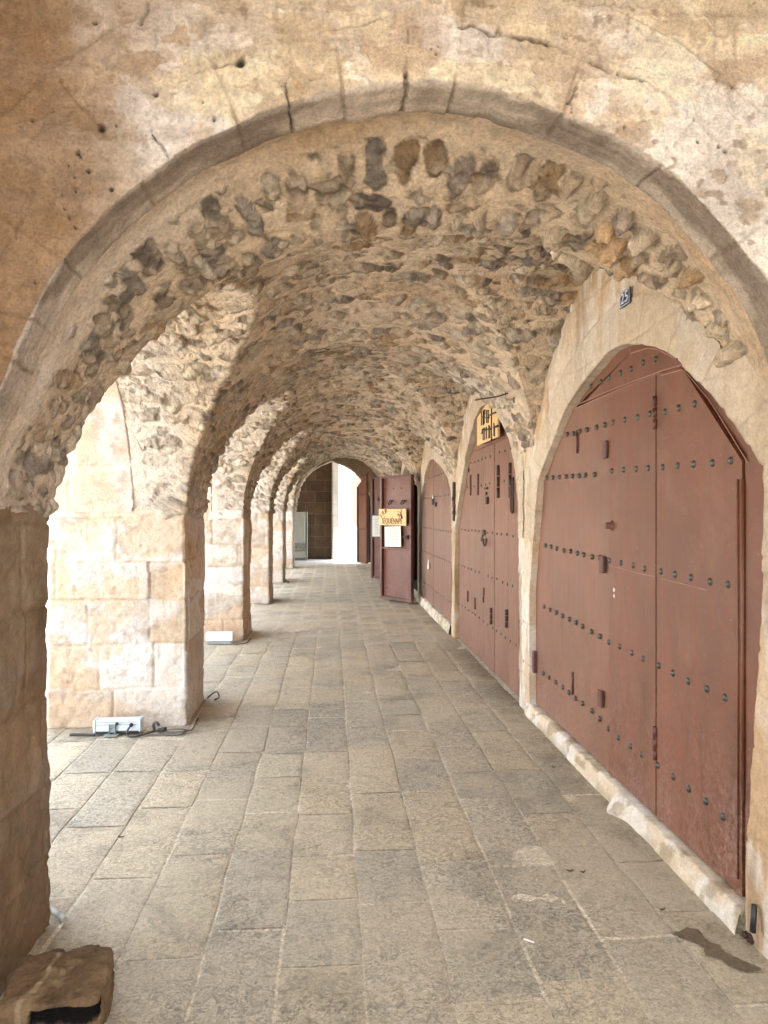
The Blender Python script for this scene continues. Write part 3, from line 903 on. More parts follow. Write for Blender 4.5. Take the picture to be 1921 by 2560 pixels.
jm = np.maximum(inr * ss(0.008, 0.001, vj) * 0.75, np.maximum(ss(0.010, 0.002, np.abs(dr - rv)) * 0.55 * (P[..., 2] > SPR), (1 - inr) * ss(0.010, 0.002, jb) * 0.42)) * ss(-0.30, 0.12, fbm(P * 4.5, 3, 46))
c = mixc(c, (0.33, 0.235, 0.15), jm)
# flaking plaster with crisp broken edges
for sd, lv, tn, am in ((171, 0.07, (0.74, 0.67, 0.58), 0.55), (172, 0.12, (0.54, 0.42, 0.29), 0.5), (173, 0.15, (0.70, 0.60, 0.43), 0.55), (174, 0.20, (0.43, 0.32, 0.21), 0.45)):
    ff = fbm(P * np.array([3.0, 1, 4.4]), 6, sd, 0.6)
    c = mixc(c, tn, ss(lv, lv + 0.025, ff) * am)
c = mixc(c, (0.30, 0.185, 0.095), ss(-0.42, -0.95, P[..., 0] + 0.30 * fbm(P * 3, 4, 119)) * 0.82)  # left side darkened towards the edge, its shade painted into the plaster
scr = fbm(P * np.array([4, 1, 60.0]), 3, 130)
c = c * (1 + 0.10 * scr + 0.12 * n3)[..., None]
mean_ = np.array([0.60, 0.50, 0.38]); c = np.array([1.20, 1.20, 1.22]) * mean_ * (np.maximum(c, 0.02) / mean_) ** 1.35
speck = ss(0.42, 0.60, fbm(P * 34, 2, 131)) * ss(0.0, 0.3, fbm(P * 2.5, 3, 132))
c = mixc(c, (0.24, 0.15, 0.09), speck * 0.6)
# ring soffit: greyer, streaked along the arch
so = ~isf
arcs = np.arange(no)[:, None] * 0.0048 + 0 * P[..., 0]
stk = fbm(np.stack([arcs * 1.6, P[..., 1] * 26, 0 * arcs], -1), 4, 140)
sc = np.array([0.64, 0.55, 0.46]) * (1 + 0.42 * stk)[..., None]
sc = mixc(sc, (0.20, 0.15, 0.115), ss(0.05, 0.4, fbm(np.stack([arcs * 3, P[..., 1] * 9, 0 * arcs], -1), 4, 141)) * 0.6)
sc = mixc(sc, (0.22, 0.17, 0.13), ss(0.06, 0.0, np.abs(((arcs + 0.1) % 0.55) - 0.27)) * 0.35)
sc = mixc(sc, (0.25, 0.18, 0.12), ss(0.010, 0.002, vj) * 0.5)
c = np.where(so[..., None], sc, c)
cr = cr * (0.35 + 0.65 * ss(-0.3, 0.2, fbm(P * 9, 3, 45)))
c = mixc(c, (0.09, 0.055, 0.033), np.clip(cr, 0, 1) * 0.85)
c = mixc(c, (0.030, 0.018, 0.010), ho * 0.95)
stuc = ss(0.15, 0.7, P[..., 0])
D = 0.012 * fbm(P * 2.0, 3, 150) + 0.0035 * fbm(P * 14, 4, 151) + 0.0075 * stuc * fbm(P * 9, 5, 152) - 0.012 * np.clip(cr, 0, 1) - 0.014 * ho
lay = ss(0.02, 0.05, fbm(P * np.array([2.8, 1, 4.2]), 5, 104) + 0.42 * blob(q1(1350, 250), 0.40, 0.20) - 0.2)
D = D + 0.005 * lay
ringm = inr * isf
D = D + 0.007 * (vr - 0.5) * (P[..., 2] > SPR) * (inr + so) - 0.005 * so * ss(0.012, 0.002, vj)
D = D + 0.004 * ringm - 0.006 * jm * isf
for sd, lv in ((171, 0.07), (173, 0.15), (172, 0.12)):
    D = D + 0.003 * ss(lv, lv + 0.03, fbm(P * np.array([3.0, 1, 4.4]), 6, sd, 0.6)) * isf * (1 if sd != 172 else -1)
pitz = ss(0.5, 0.9, blob(q2(1450, 460), 0.10, 0.08, 2))
D = D - 0.018 * pitz * (0.6 + 0.6 * fbm(P * 12, 3, 77))
nn = normals(P, np.where(isf[..., None], np.array([0.0, -1.0, 0.0]), np.stack([XC - P[..., 0], 0 * P[..., 0], 1.4 - P[..., 2]], -1)))
fadeS = np.ones(P.shape[:2]); fadeS[:, :3] = 0.2
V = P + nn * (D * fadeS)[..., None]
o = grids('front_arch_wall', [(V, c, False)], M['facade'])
tag(o, 'cracked cream plastered wall with a wide round arch framing the passage', 'arch wall', None, 'thing')
# (the ring covers the joint between wall face and rubble)

# ------------------------------------------------------------------ shop wall with door openings
A = 0.35


def qa(x, y, X=DOORX): return on_x(1340 + x * A, 840 + y * A, X)


B = 0.41594


def qb(x, y, X=DOORX): return on_x(1300 + x * B, 1480 + y * B, X)


def q4(x, y, X=DOORX): return on_x(960 + x * S, 1280 + y * S, X)


arch1 = [qa(60, 1040), qa(85, 975), qa(150, 800), qa(265, 520), qa(330, 420), qa(400, 320), qa(500, 200), qa(580, 110), qa(650, 70), qa(730, 51), qa(820, 50), qa(920, 72), qa(1000, 112), qa(1100, 192), qa(1200, 290),
         qa(1300, 400), qa(1400, 530), qa(1500, 690), qa(1570, 800), qa(1615, 885)]
y1far, y1near = 5.14, 2.36
arch1w = arch1[:10] + [tuple(np.array(on_x(1340 + x * A, 840 + y * A, DOORX)) * (1 - f) + np.array(on_x(1340 + x * A, 840 + y * A, WALLX)) * f) for f, (x, y) in zip(np.linspace(0.1, 1, 10), [(820, 50), (920, 72), (1000, 112), (1100, 192), (1200, 290), (1300, 400), (1400, 530), (1500, 690), (1570, 800), (1615, 885)])]
out1 = [(y1far, 0.0), (y1far, 0.9)] + [(min(p[0], y1far), p[1]) for p in arch1w] + [(2.275, 1.66), (2.285, 1.5), (2.33, 0.9), (2.385, 0.4), (2.41, 0.0)]
p2 = [(1145, 1598), (1154, 1500), (1161, 1400), (1163, 1300), (1168, 1190), (1176, 1140), (1190, 1080), (1200, 1045), (1214, 1017), (1230, 1008), (1255, 1030), (1275, 1065), (1290, 1105), (1302, 1160), (1310, 1230), (1311, 1300)]
out2 = [on_x(a, b) for a, b in p2]
out2 = [(8.34, 0.0), (8.34, 0.8), (8.32, 1.3)] + out2[4:14] + [(5.46, 1.62), (5.44, 1.3), (5.42, 0.8), (5.42, 0.0)]
p3 = [(1057, 1251), (1063, 1222), (1072, 1177), (1080, 1152), (1090, 1147), (1098, 1152), (1117, 1173), (1130, 1195)]
out3 = [on_x(a, b) for a, b in p3]
out3 = [(11.85, 0.0), (11.85, 0.7), (11.82, 1.3)] + out3 + [(8.60, 1.75), (8.56, 1.3), (8.56, 0.7), (8.56, 0.0)]
def rarch(a, b, zs, zt):
    ph = np.linspace(0, math.pi, 17)
    return [(b, 0.0), (b, zs * 0.5)] + [((a + b) / 2 + (b - a) / 2 * math.cos(t), zs + (zt - zs) * math.sin(t)) for t in ph] + [(a, zs * 0.5), (a, 0.0)]
out4 = rarch(12.00, 15.15, 1.85, 2.42)
out5 = rarch(16.75, 19.05, 1.55, 2.45)
wb = [1.0, 5.30, 8.46, 11.94, 15.75, 20.6]
wparts = []
for k, (outp, res) in enumerate(((out1, 0.011), (out2, 0.015), (out3, 0.022), (out4, 0.035), (out5, 0.045))):
    ol = resample(outp, step=res); m = len(ol)
    ya, yb = wb[k], wb[k + 1]
    yc = (min(p[0] for p in outp) + max(p[0] for p in outp)) / 2; zs = 1.2; zt = 3.2
    ou = np.empty_like(ol)
    for i, (yy, zz) in enumerate(ol):
        if zz < zs: ou[i] = (ya if yy < yc else yb, zz)
        else:
            dy, dz = yy - yc, zz - zs + 1e-4
            tt = min((yb - yc) / dy if dy > 1e-6 else 1e9, (ya - yc) / dy if dy < -1e-6 else 1e9, (zt - zs) / dz)
            ou[i] = (yc + dy * tt, zs + dz * tt)
    nrr = int(1.0 / res)
    tt = np.linspace(0, 1, nrr) ** 1.25
    pr = [0.16, 0.10, 0.07, 0.045, 0.02, 0.006]
    P = np.empty((m, len(pr) + nrr, 3))
    for j, dx in enumerate(pr):
        P[:, j, 0] = WALLX + dx; P[:, j, 1] = ol[:, 0]; P[:, j, 2] = ol[:, 1]
    P[:, len(pr):, 0] = WALLX
    P[:, len(pr):, 1] = ol[:, None, 0] + (ou[:, None, 0] - ol[:, None, 0]) * tt[None]
    P[:, len(pr):, 2] = ol[:, None, 1] + (ou[:, None, 1] - ol[:, None, 1]) * tt[None]
    isf = np.zeros(P.shape[:2], bool); isf[:, len(pr):] = True
    jd, ra, rb = ashlar(P[..., 1] + 0.02 * vn(P * 5, 1), P[..., 2] + 0.02 * vn(P * 5, 2), 200 + k, 0.34, 0.42)
    c = np.array([0.60, 0.47, 0.33]) * np.ones(P.shape)
    c = mixc(c, (0.66, 0.57, 0.46), ss(0.0, 0.2, fbm(P * np.array([1, 2.5, 2.5]), 4, 160)) * 0.8)
    c = mixc(c, (0.50, 0.33, 0.18), ss(0.08, 0.3, fbm(P * np.array([1, 3.5, 1.5]), 4, 161)) * 0.65)
    c = mixc(c, (0.74, 0.70, 0.64), ss(0.14, 0.22, fbm(P * np.array([1, 5, 1.6]), 4, 162)) * 0.65)
    c = mixc(c, (0.30, 0.21, 0.13), ss(0.2, 0.42, fbm(P * np.array([1, 7, 1.1]), 4, 163)) * 0.6)
    c = mixc(c, (0.33, 0.23, 0.14), ss(0.011, 0.003, jd) * 0.4 * ss(-0.1, 0.3, fbm(P * 3, 2, 164)))
    bd = np.concatenate([np.zeros((m, len(pr))), np.linalg.norm(P[:, len(pr):] - P[:, len(pr):len(pr) + 1], axis=-1)], 1)
    band = ss(0.23, 0.22, bd + 0.02 * fbm(P * 6, 3, 180)) * (P[..., 2] > 1.3)
    vj = np.abs(((np.arange(m)[:, None] * res + 0.02 * fbm(P * 5, 2, 181)) % 0.34) - 0.17)
    c = mixc(c, (0.56, 0.475, 0.37), band * 0.6)
    c = mixc(c, (0.33, 0.25, 0.17), band * ss(0.010, 0.002, vj) * 0.45)
    c = mixc(c, (0.36, 0.27, 0.18), ss(0.016, 0.004, np.abs(bd - 0.226)) * (P[..., 2] > 1.3) * 0.4 * ss(-0.2, 0.2, fbm(P * 4, 3, 182)))
    D = 0.007 * band + 0.010 * fbm(P * 3.0, 4, 165) + 0.007 * fbm(P * 12, 4, 166) - 0.006 * ss(0.014, 0, jd) * isf
    nn = normals(P, np.where(isf[..., None], np.array([-1.0, 0, 0]), np.stack([0 * P[..., 0], yc - P[..., 1], 1.0 - P[..., 2]], -1)))
    edge_wob = np.exp(-np.arange(P.shape[1])[None, :] / 12.0) * 0.010 * fbm(P * 6, 3, 167)
    V = P + nn * (D * np.where(isf, 1.0, 0.4))[..., None]
    wparts.append((V, c, False))
shop = grids('shop_wall', wparts, M['wall'])
tag(shop, 'long limewashed stone wall holding the row of brown arched gates', 'wall', None, 'thing')
# raised sills under the gates
for (a, b, h, px) in ((2.42, 5.20, 0.085, 0.0), (8.62, 11.9, 0.12, 0.0)):
    n = int((b - a) / 0.012); ya = np.linspace(a, b, n)
    rows = [(1.56, h), (1.50, h), (1.458, h), (1.451, h - 0.003), (1.447, h - 0.009)] + [(1.446 - 0.022 * (1 - q), h * q) for q in np.linspace(0.8, 0, 7)]
    P = np.empty((n, len(rows), 3))
    for j, (x, z) in enumerate(rows): P[:, j, 0] = x; P[:, j, 1] = ya; P[:, j, 2] = z
    P[:, -1, 2] = -0.03
    lump = np.exp(-((ya - 3.46) / 0.07) ** 2) * 0.055 if a < 3 else 0 * ya
    brk = ss(0.0, 0.35, fbm(P * np.array([1, 3.0, 3.0]), 4, 170))
    P[:, 3:, 0] += (0.004 * fbm(P * 20, 5, 171, 0.65) + 0.006 * brk)[:, 3:] - lump[:, None] * np.linspace(0.1, 1, len(rows) - 3)[None]
    P[:, :, 2] += 0.004 * fbm(P * 12, 3, 172) * (np.arange(len(rows)) < 5)[None]
    c = np.array([0.68, 0.57, 0.42]) * np.ones(P.shape)
    c = mixc(c, (0.74, 0.69, 0.60), ss(-0.1, 0.2, fbm(P * np.array([3, 5, 8.0]), 4, 173)))
    c = mixc(c, (0.35, 0.27, 0.17), ss(0.12, 0.3, fbm(P * np.array([8, 9, 16.0]), 4, 174)) * 0.7)
    c = mixc(c, (0.36, 0.29, 0.19), brk * ss(0.6, 0.1, P[..., 2] / h) * 0.6)
    link_o = grids('sill', [(P, c, False)], M['wall'], None)
    link_o.parent = shop; link_o.location = np.array(link_o.location) - np.array(shop.location)


def place(o, parent):
    """parent an object whose mesh is in world coordinates"""
    o.parent = parent
    from mathutils import Matrix
    o.matrix_parent_inverse = Matrix.Identity(4)
    o.location = tuple(np.array(o.location) - np.array(parent.location))
    return o


# ------------------------------------------------------------------ gates
STUD = {}


def studs(parent, spots, X, r, mat):
    key = round(r, 4)
    for (yy, zz) in spots:
        if key not in STUD:
            o = MB().dome((0, 0, 0), r, (-1, 0, 0), 0.75, 12).build('stud', mat, parent)
            STUD[key] = o
        else:
            o = STUD[key].copy(); C.objects.link(o); o.parent = parent
        o.location = np.array([X, yy, zz]) - np.array(parent.location)


def part(mb, name, mat, parent):
    o = mb.build(name, mat, None); return place(o, parent)


def hinge(mb, y, z, h, X, r=0.012):
    for k in range(3):
        a = z - h / 2 + h * k / 3 + 0.004; b = a + h / 3 - 0.008
        mb.tube([(X, y, a), (X, y, b)], r, 10)


def line(mb, pts, X, r):
    mb.tube([(X, p[0], p[1]) for p in resample(pts, step=0.05)], r, 6)


G = 'brown metal gates along the shop wall'
# gate with the house number above
g1 = tag(empty('metal_gate', (DOORX, 3.8, 0.085)), 'largest red-brown riveted gate on the near right, under the number 25', 'gate', G)
full = [(y1far - 0.002, 0.09)] + [(min(p[0], y1far - 0.002), p[1] + 0.02) for p in arch1] + [(2.27, 1.72), (2.27, 0.09)]
part(MB().prism([(p[0] * 1.0, p[1]) for p in full], 'x', 1.545, 1.520), 'back_sheet', M['gate'], g1)
tr = [qa(268, 540), qa(330, 420), qa(400, 320), qa(500, 200), qa(580, 110), qa(650, 72), qa(730, 54), qa(820, 53), qa(920, 75), qa(1000, 115), qa(1060, 160), qa(1040, 215), qa(890, 258), qa(560, 380), qa(290, 495)]
part(MB().prism(tr, 'x', 1.519, 1.508, 0.002), 'transom', M['gate'], g1)
s0, s1, s2 = qb(530, 1000)[0], qb(812, 1310)[0], qb(1318, 1790)[0]
ya = qa(528, 1000)[0]; ym = 0.5 * (qa(888, 800)[0] + s1)
ztop = qa(890, 268)[1]
zb = 0.096
yA = y1far - 0.006
leafA = [(yA, zb), (yA, qa(60, 1040)[1]), qa(88, 975), qa(150, 806), qa(268, 528)]
lineL, lineR = qa(280, 515), (ym, ztop)
def on_line(y): 
    t = (y - lineL[0]) / (lineR[0] - lineL[0]); return lineL[1] + t * (lineR[1] - lineL[1])
leafA += [(lineL[0], lineL[1]), (ya, on_line(ya)), (ya, zb)]
lA = part(MB().prism(leafA, 'x', 1.519, 1.500, 0.003), 'leaf', M['gate_b'], g1); lA['label'] = 'paler far leaf of the gate'
leafB = [(ya - 0.002, zb), (ya - 0.002, on_line(ya)), (ym + 0.006, ztop), (ym + 0.006, zb)]
part(MB().prism(leafB, 'x', 1.519, 1.493, 0.003), 'leaf', M['gate'], g1)
yR = qa(1522, 1000)[0]; yR = 0.5 * (yR + s2)
leafC = [(ym - 0.006, zb), (ym - 0.006, ztop), qa(1040, 225), qa(1066, 243), qa(1515, 890), (yR, 1.66), (yR, zb)]
leafC = [leafC[0], leafC[1], leafC[2], leafC[3], (yR, leafC[4][1]), (yR, zb)]
part(MB().prism(leafC, 'x', 1.519, 1.493, 0.003), 'leaf', M['gate'], g1)
part(MB().prism([(yR - 0.012, zb), (yR - 0.012, 1.70), (2.28, 1.70), (2.28, zb)], 'x', 1.519, 1.498, 0.003).tube([(1.493, yR - 0.006, 0.45), (1.493, yR - 0.006, 1.62)], 0.007, 8).tube([(1.490, yR + 0.022, 0.15), (1.490, yR + 0.022, 1.62)], 0.004, 6), 'frame', M['gate'], g1)
part(MB().prism([qa(1044, 212), qa(1064, 165), qa(1100, 196), qa(1200, 293), qa(1300, 403), qa(1400, 533), qa(1500, 693), qa(1570, 803), qa(1600, 868), qa(1528, 890), qa(1240, 450)], 'x', 1.519, 1.505, 0.002), 'transom', M['gate'], g1)
wb_ = MB(); line(wb_, [qa(275, 522), qa(560, 395), qa(890, 266)], 1.4995, 0.003); part(wb_, 'weld_seam', M['weld'], g1)
wb_ = MB(); line(wb_, [qa(290, 490), qa(560, 372), qa(890, 248), qa(1038, 205)], 1.508, 0.003); part(wb_, 'weld_seam', M['weld'], g1)
wb_ = MB(); line(wb_, [qa(905, 282), qa(1062, 240)], 1.493, 0.0025); part(wb_, 'weld_seam', M['weld'], g1)
wb_ = MB(); line(wb_, [qa(1038, 205), qa(1240, 440), qa(1520, 880)], 1.510, 0.003); part(wb_, 'weld_seam', M['weld'], g1)
wb_ = MB(); line(wb_, [qa(1072, 243), qa(1260, 470), qa(1528, 905)], 1.4935, 0.0022); part(wb_, 'weld_seam', M['weld'], g1)
wob = [qa(665, 125), qa(740, 100), qa(800, 82), qa(860, 95), qa(930, 130), qa(990, 162)]
wb_ = MB(); line(wb_, wob, 1.508, 0.003); part(wb_, 'weld_seam', M['weld'], g1)
wb_ = MB(); line(wb_, [qa(663, 80), qa(665, 125)], 1.508, 0.0025); part(wb_, 'weld_seam', M['weld'], g1)
wb_ = MB(); line(wb_, [qa(545, 1640), qa(720, 1690), qa(862, 1720)], 1.493, 0.0018); part(wb_, 'weld_seam', M['weld'], g1)
wb_ = MB(); line(wb_, [qa(905, 1733), qa(1080, 1775), qa(1250, 1820)], 1.493, 0.0018); part(wb_, 'weld_seam', M['weld'], g1)
for zz in (qa(895, 540)[1], qb(815, 900)[1]):
    hb = MB(); hinge(hb, ym, zz, 0.16, 1.488, 0.011); part(hb, 'hinge', M['gate_dark'], g1)
for (yy, zz) in (qa(62, 1078), qb(128, 440)):
    part(MB().box((1.487, y1far - 0.02, zz), (0.030, 0.035, 0.16), None, 0.004), 'hinge', M['gate_dark'], g1)
for (yy, zz) in (qa(517, 812), qa(495, 1632), qb(503, 640)):
    o = part(MB().box((1.482, yy, zz), (0.013, 0.050, 0.095), None, 0.003), 'lock_plate', M['gate_dark'], g1)
    o2 = part(MB().dome((1.4755, yy - 0.004, zz), 0.014, (-1, 0, 0), 1.0, 10), 'lug', M['weld'], o)
    o2.location = np.array(o2.location) + np.array(g1.location) - np.array(o.location) - np.array(g1.location)
    o2.location = np.array([1.470, yy, zz]) * 0 + np.array(o2.location)
yy, zz = qa(555, 1355)
part(MB().tube([(1.494, yy, zz), (1.488, yy, zz), (1.487, yy, zz), (1.455, yy, zz)], [0.030, 0.028, 0.019, 0.018], 14), 'knob', M['gate_dark'], g1)
yy, zz = qa(570, 1840)
part(MB().tube([(1.494, yy, zz + 0.02), (1.4905, yy, zz + 0.02)], 0.012, 12).tube([(1.494, yy, zz - 0.012), (1.4905, yy, zz - 0.012)], 0.010, 12), 'keyhole', M['steel'], g1)
for (yy, zz) in (qa(302, 755), qb(322, 548)):
    part(MB().tube([(1.494, yy, zz - 0.07), (1.494, yy, zz + 0.07)], 0.007, 8).box((1.497, yy, zz + 0.03), (0.012, 0.03, 0.012)), 'bolt', M['gate_dark'], g1)
rows = [[(388, 358), (457, 328), (515, 300), (596, 265), (672, 235), (757, 190), (846, 165)],
        [(230, 703), (277, 697), (320, 680), (373, 670), (440, 652), (500, 637), (563, 617), (647, 598), (738, 582), (826, 558), (935, 543), (1033, 515), (1148, 485)],
        [(84, 1012), (127, 1011), (172, 1008), (222, 1003), (267, 1001), (315, 999), (360, 994), (427, 990), (555, 963), (638, 955), (728, 950), (815, 943), (919, 937), (1027, 925), (1140, 915), (1276, 908), (1408, 890)],
        [(76, 1497), (113, 1505), (156, 1518), (205, 1532), (255, 1538), (302, 1553), (347, 1562), (408, 1577), (463, 1582), (538, 1603), (620, 1620), (708, 1638), (789, 1662), (905, 1682), (1007, 1702), (1122, 1725), (1260, 1755), (1387, 1775)]]
rb4 = [(152, 88), (187, 107), (223, 124), (260, 144), (303, 163), (344, 184), (383, 205), (436, 238), (487, 267), (543, 300), (610, 327), (683, 365), (750, 400), (846, 443), (931, 487), (1023, 535), (1137, 582), (1246, 635)]
rb5 = [(146, 488), (182, 514), (220, 542), (263, 572), (300, 604), (341, 640), (383, 670), (440, 713), (486, 762), (540, 823), (601, 876), (675, 927), (741, 977), (840, 1043), (932, 1110), (1027, 1183), (1132, 1258), (1233, 1350)]
studs(g1, [qa(*p) for p in rows[0]], 1.508, 0.0165, M['stud'])
for r_ in rows[1:]: studs(g1, [qa(*p) for p in r_ if qa(*p)[0] < y1far - 0.02], 1.4945, 0.0165, M['stud'])
for r_ in (rb4, rb5): studs(g1, [qb(*p) for p in r_ if qb(*p)[0] < y1far - 0.02], 1.4945, 0.0165, M['stud'])


def far_gate(label, outp, X, seams, zrows, ztr, zb, sp, name='metal_gate', mat='gate_b', studr=0.0125):
    ys = [p[0] for p in outp]; a, b = min(ys), max(ys)
    g = tag(empty(name, (X, (a + b) / 2, zb)), label, 'gate', G)
    poly = resample([(p[0], max(p[1], zb)) for p in outp], 70)
    keep = [poly[0]]
    for p in poly[1:]:
        if np.hypot(*(p - keep[-1])) > 0.01: keep.append(p)
    part(MB().prism(keep, 'x', X + 0.05, X + 0.022), 'back_sheet', M[mat], g)
    py = np.array([p[0] for p in outp]); pz = np.array([p[1] for p in outp])
    pk = int(np.argmax(pz))
    def top(y):
        if y >= py[pk]: return np.interp(-y, -py[:pk + 1], pz[:pk + 1])
        return np.interp(-y, -py[pk:], pz[pk:])
    # upper tympanum sheet
    yl = np.linspace(b - 0.02, a + 0.02, 60)
    tp = [(y, top(y) - 0.004) for y in yl if top(y) > ztr + 0.03]
    if len(tp) > 3:
        part(MB().prism([(tp[0][0], ztr + 0.012)] + tp + [(tp[-1][0], ztr + 0.012)], 'x', X + 0.021, X + 0.010, 0.002), 'transom', M[mat], g)
    for i, (y1_, y0_) in enumerate(zip(seams[:-1], seams[1:])):
        yl = np.linspace(y1_ - 0.006, y0_ + 0.006, 16)
        pl = [(y, min(top(y) - 0.006, ztr)) for y in yl]
        part(MB().prism([(pl[0][0], zb)] + pl + [(pl[-1][0], zb)], 'x', X + 0.021, X - 0.002 * (i % 2), 0.003), 'leaf', M[mat], g)
    sp_list = []
    for zr in zrows:
        y = b - 0.06
        while y > a + 0.05:
            if top(y) > zr + 0.05 and min(abs(y - s_) for s_ in seams) > 0.018:
                sp_list.append((y, zr + 0.006 * random.uniform(-1, 1)))
            y -= sp * random.uniform(0.85, 1.15)
    studs(g, sp_list, X - 0.001, studr, M['stud'])
    wl = MB()
    line(wl, [(b - 0.3, ztr + 0.004), (a + 0.25, ztr + 0.004)], X + 0.012, 0.004)
    part(wl, 'weld_seam', M['weld'], g)
    return g


s_a, s_b = q4(478, 300)[0], q4(538, 300)[0]
g2 = far_gate('brown gate with a plank sign on top and a dangling wire handle', out2, 1.500, [8.32, 6.95 + 0.0, s_a, s_b, 5.60], [2.03, 1.77, 1.30, 0.885, 0.42], 2.13, 0.012, 0.19)
K = 0.18083
def qc(x, y, X=DOORX): return on_x(1120 + x * K, 960 + y * K, X)
for (p_, h_) in [(qc(710, 1350), 0.30), (qc(878, 1330), 0.30), (q4(468, 450), 0.16), (q4(535, 460), 0.16)]:
    hb = MB(); hinge(hb, p_[0], p_[1], h_, 1.492, 0.016); part(hb, 'hinge', M['iron'], g2)
for (x, y, h) in ((322, 1400, 0.22), (425, 1390, 0.22)):
    yy, zz = qc(x, y); part(MB().box((1.492, yy, zz), (0.016, 0.024, h), None, 0.004), 'bolt', M['gate_dark'], g2)
for (x, y, h) in ((365, 365, 0.12), (396, 395, 0.12), (435, 345, 0.08), (433, 378, 0.06)):
    yy, zz = q4(x, y); part(MB().box((1.492, yy, zz), (0.016, 0.022, h), None, 0.004), 'bolt', M['gate_dark'], g2)
yy, zz = qc(560, 1610); part(MB().box((1.488, yy, zz), (0.026, 0.06, 0.07), None, 0.006), 'lock_plate', M['iron'], g2)
yy, zz = qc(545, 1443); part(MB().box((1.488, yy, zz), (0.02, 0.12, 0.02), None, 0.004).box((1.486, yy - 0.02, zz - 0.05), (0.016, 0.02, 0.03)), 'latch', M['iron'], g2)
a_, b_ = q4(437, 88), q4(452, 145)
hp = [(1.488, a_[0], a_[1]), (1.470, a_[0] + 0.03, a_[1] - 0.08), (1.462, b_[0] + 0.07, b_[1] + 0.06), (1.462, b_[0] + 0.02, b_[1]), (1.465, b_[0] - 0.05, b_[1] + 0.02), (1.468, b_[0] - 0.06, b_[1] + 0.07)]
part(MB().tube(catmull(hp, 6), 0.009, 8).box((1.488, a_[0], a_[1]), (0.02, 0.09, 0.05), None, 0.006), 'handle', M['iron'], g2)
yy, zz = qc(930, 1560)
part(MB().tube(catmull([(1.480, yy + 0.05, zz + 0.12), (1.478, yy + 0.05, zz - 0.08), (1.476, yy + 0.02, zz - 0.12), (1.476, yy - 0.02, zz - 0.1), (1.478, yy - 0.02, zz + 0.16)], 6), 0.010, 8), 'hasp', M['iron'], g2)

def qd(x, y, X=DOORX): return on_x(900 + x * K, 1150 + y * K, X)
g3 = far_gate('dull brown narrow-looking gate with two padlocks and five stud rows', out3, 1.500, [11.80, 10.95, qd(1020, 1300)[0], qd(1140, 1300)[0], 8.74], [2.02, 1.72, 1.25, 0.86, 0.36], 2.45, 0.125, 0.17)
for i, (x, y) in enumerate(((1035, 540), (975, 1430))):
    yy, zz = qd(x, y)
    t_ = tag(empty('padlock', (1.47, yy, zz)), ['upper padlock hanging on the gate with five stud rows', 'lower steel padlock hanging on the gate with five stud rows'][i], 'padlock', 'padlocks on a brown gate')
    part(MB().box((1.472, yy, zz - 0.04), (0.03, 0.07, 0.09), None, 0.006), 'body', M['steel'] if i else M['black'], t_)
    part(MB().tube(catmull([(1.472, yy - 0.022, zz), (1.472, yy - 0.022, zz + 0.04), (1.472, yy, zz + 0.06), (1.472, yy + 0.022, zz + 0.04), (1.472, yy + 0.022, zz)], 5), 0.006, 8), 'shackle', M['steel'], t_)
yy, zz = qd(1060, 615); part(MB().box((1.488, yy, zz), (0.03, 0.09, 0.06), None, 0.006), 'lock_plate', M['iron'], g3)
for (x, y) in ((1320, 480), (1325, 670)):
    yy, zz = qd(x, y, 1.46)
    t_ = MB().box((1.452, yy, zz), (0.05, 0.06, 0.30), [('X', 0.06)], 0.008).box((1.43, yy - 0.03, zz - 0.05), (0.03, 0.06, 0.05), None, 0.006).build('rusty_bracket', M['iron'])
    tag(t_, ['upper rusty iron hinge strap fixed to the wall beside the padlocked gate', 'lower rusty iron hinge strap fixed to the wall beside the padlocked gate'][y > 500], 'bracket', 'rusty straps on the wall')

# open door leaves of the fourth shop
def open_leaf(label, p0, p1, z0, z1, rows=True, slant=False):
    """p0 the free edge, p1 the edge near the wall"""
    ang = math.atan2(p1[1] - p0[1], p1[0] - p0[0]); w = math.hypot(p1[0] - p0[0], p1[1] - p0[1])
    g = tag(empty('open_gate_leaf', (p0[0], p0[1], z0), ang), label, 'gate leaf', 'open gate leaves by the dark shop')
    h = z1 - z0
    MB().box((w / 2, 0.025, h / 2), (w, 0.012, h)).build('sheet', M['gate_red'], g)
    fr = MB()
    fr.box((0.025, 0, h / 2), (0.05, 0.055, h), None, 0.004).box((w - 0.025, 0, h / 2), (0.05, 0.055, h), None, 0.004)
    fr.box((w / 2, 0, 0.025), (w - 0.1, 0.05, 0.05), None, 0.004).box((w / 2, 0, h - 0.02), (w - 0.1, 0.05, 0.04), None, 0.004)
    fr.build('frame', M['gate_dark'], g)
    MB().box((w / 2, 0, h * 0.415), (w - 0.1, 0.045, 0.03), None, 0.004).build('crossbar', M['gate_red'], g)
    MB().box((w / 2, 0, h * 0.63), (w - 0.1, 0.04, 0.025), None, 0.004).build('crossbar', M['gate_dark'], g)
    MB().box((w - 0.11, -0.012, h * 0.51), (0.05, 0.05, 0.07), None, 0.006).tube([(w - 0.11, -0.02, h * 0.51), (w - 0.11, -0.06, h * 0.51), (w - 0.17, -0.06, h * 0.51)], 0.010, 8).build('latch', M['black'], g)
    for fx in (0.32, 0.72):
        MB().tube(catmull([(w * fx - 0.03, 0.012, h * 0.80), (w * fx - 0.03, -0.03, h * 0.775), (w * fx, -0.04, h * 0.765), (w * fx + 0.03, -0.03, h * 0.775), (w * fx + 0.03, 0.012, h * 0.80)], 5), 0.009, 8).build('hook', M['black'], g)
    if rows:
        for q in range(4):
            MB().dome((0.10 + (w - 0.2) * q / 3.0, 0.018, h * 0.895), 0.012, (0, -1, 0), 0.8, 8).build('stud', M['stud'], g)
    return g, ang, w, h


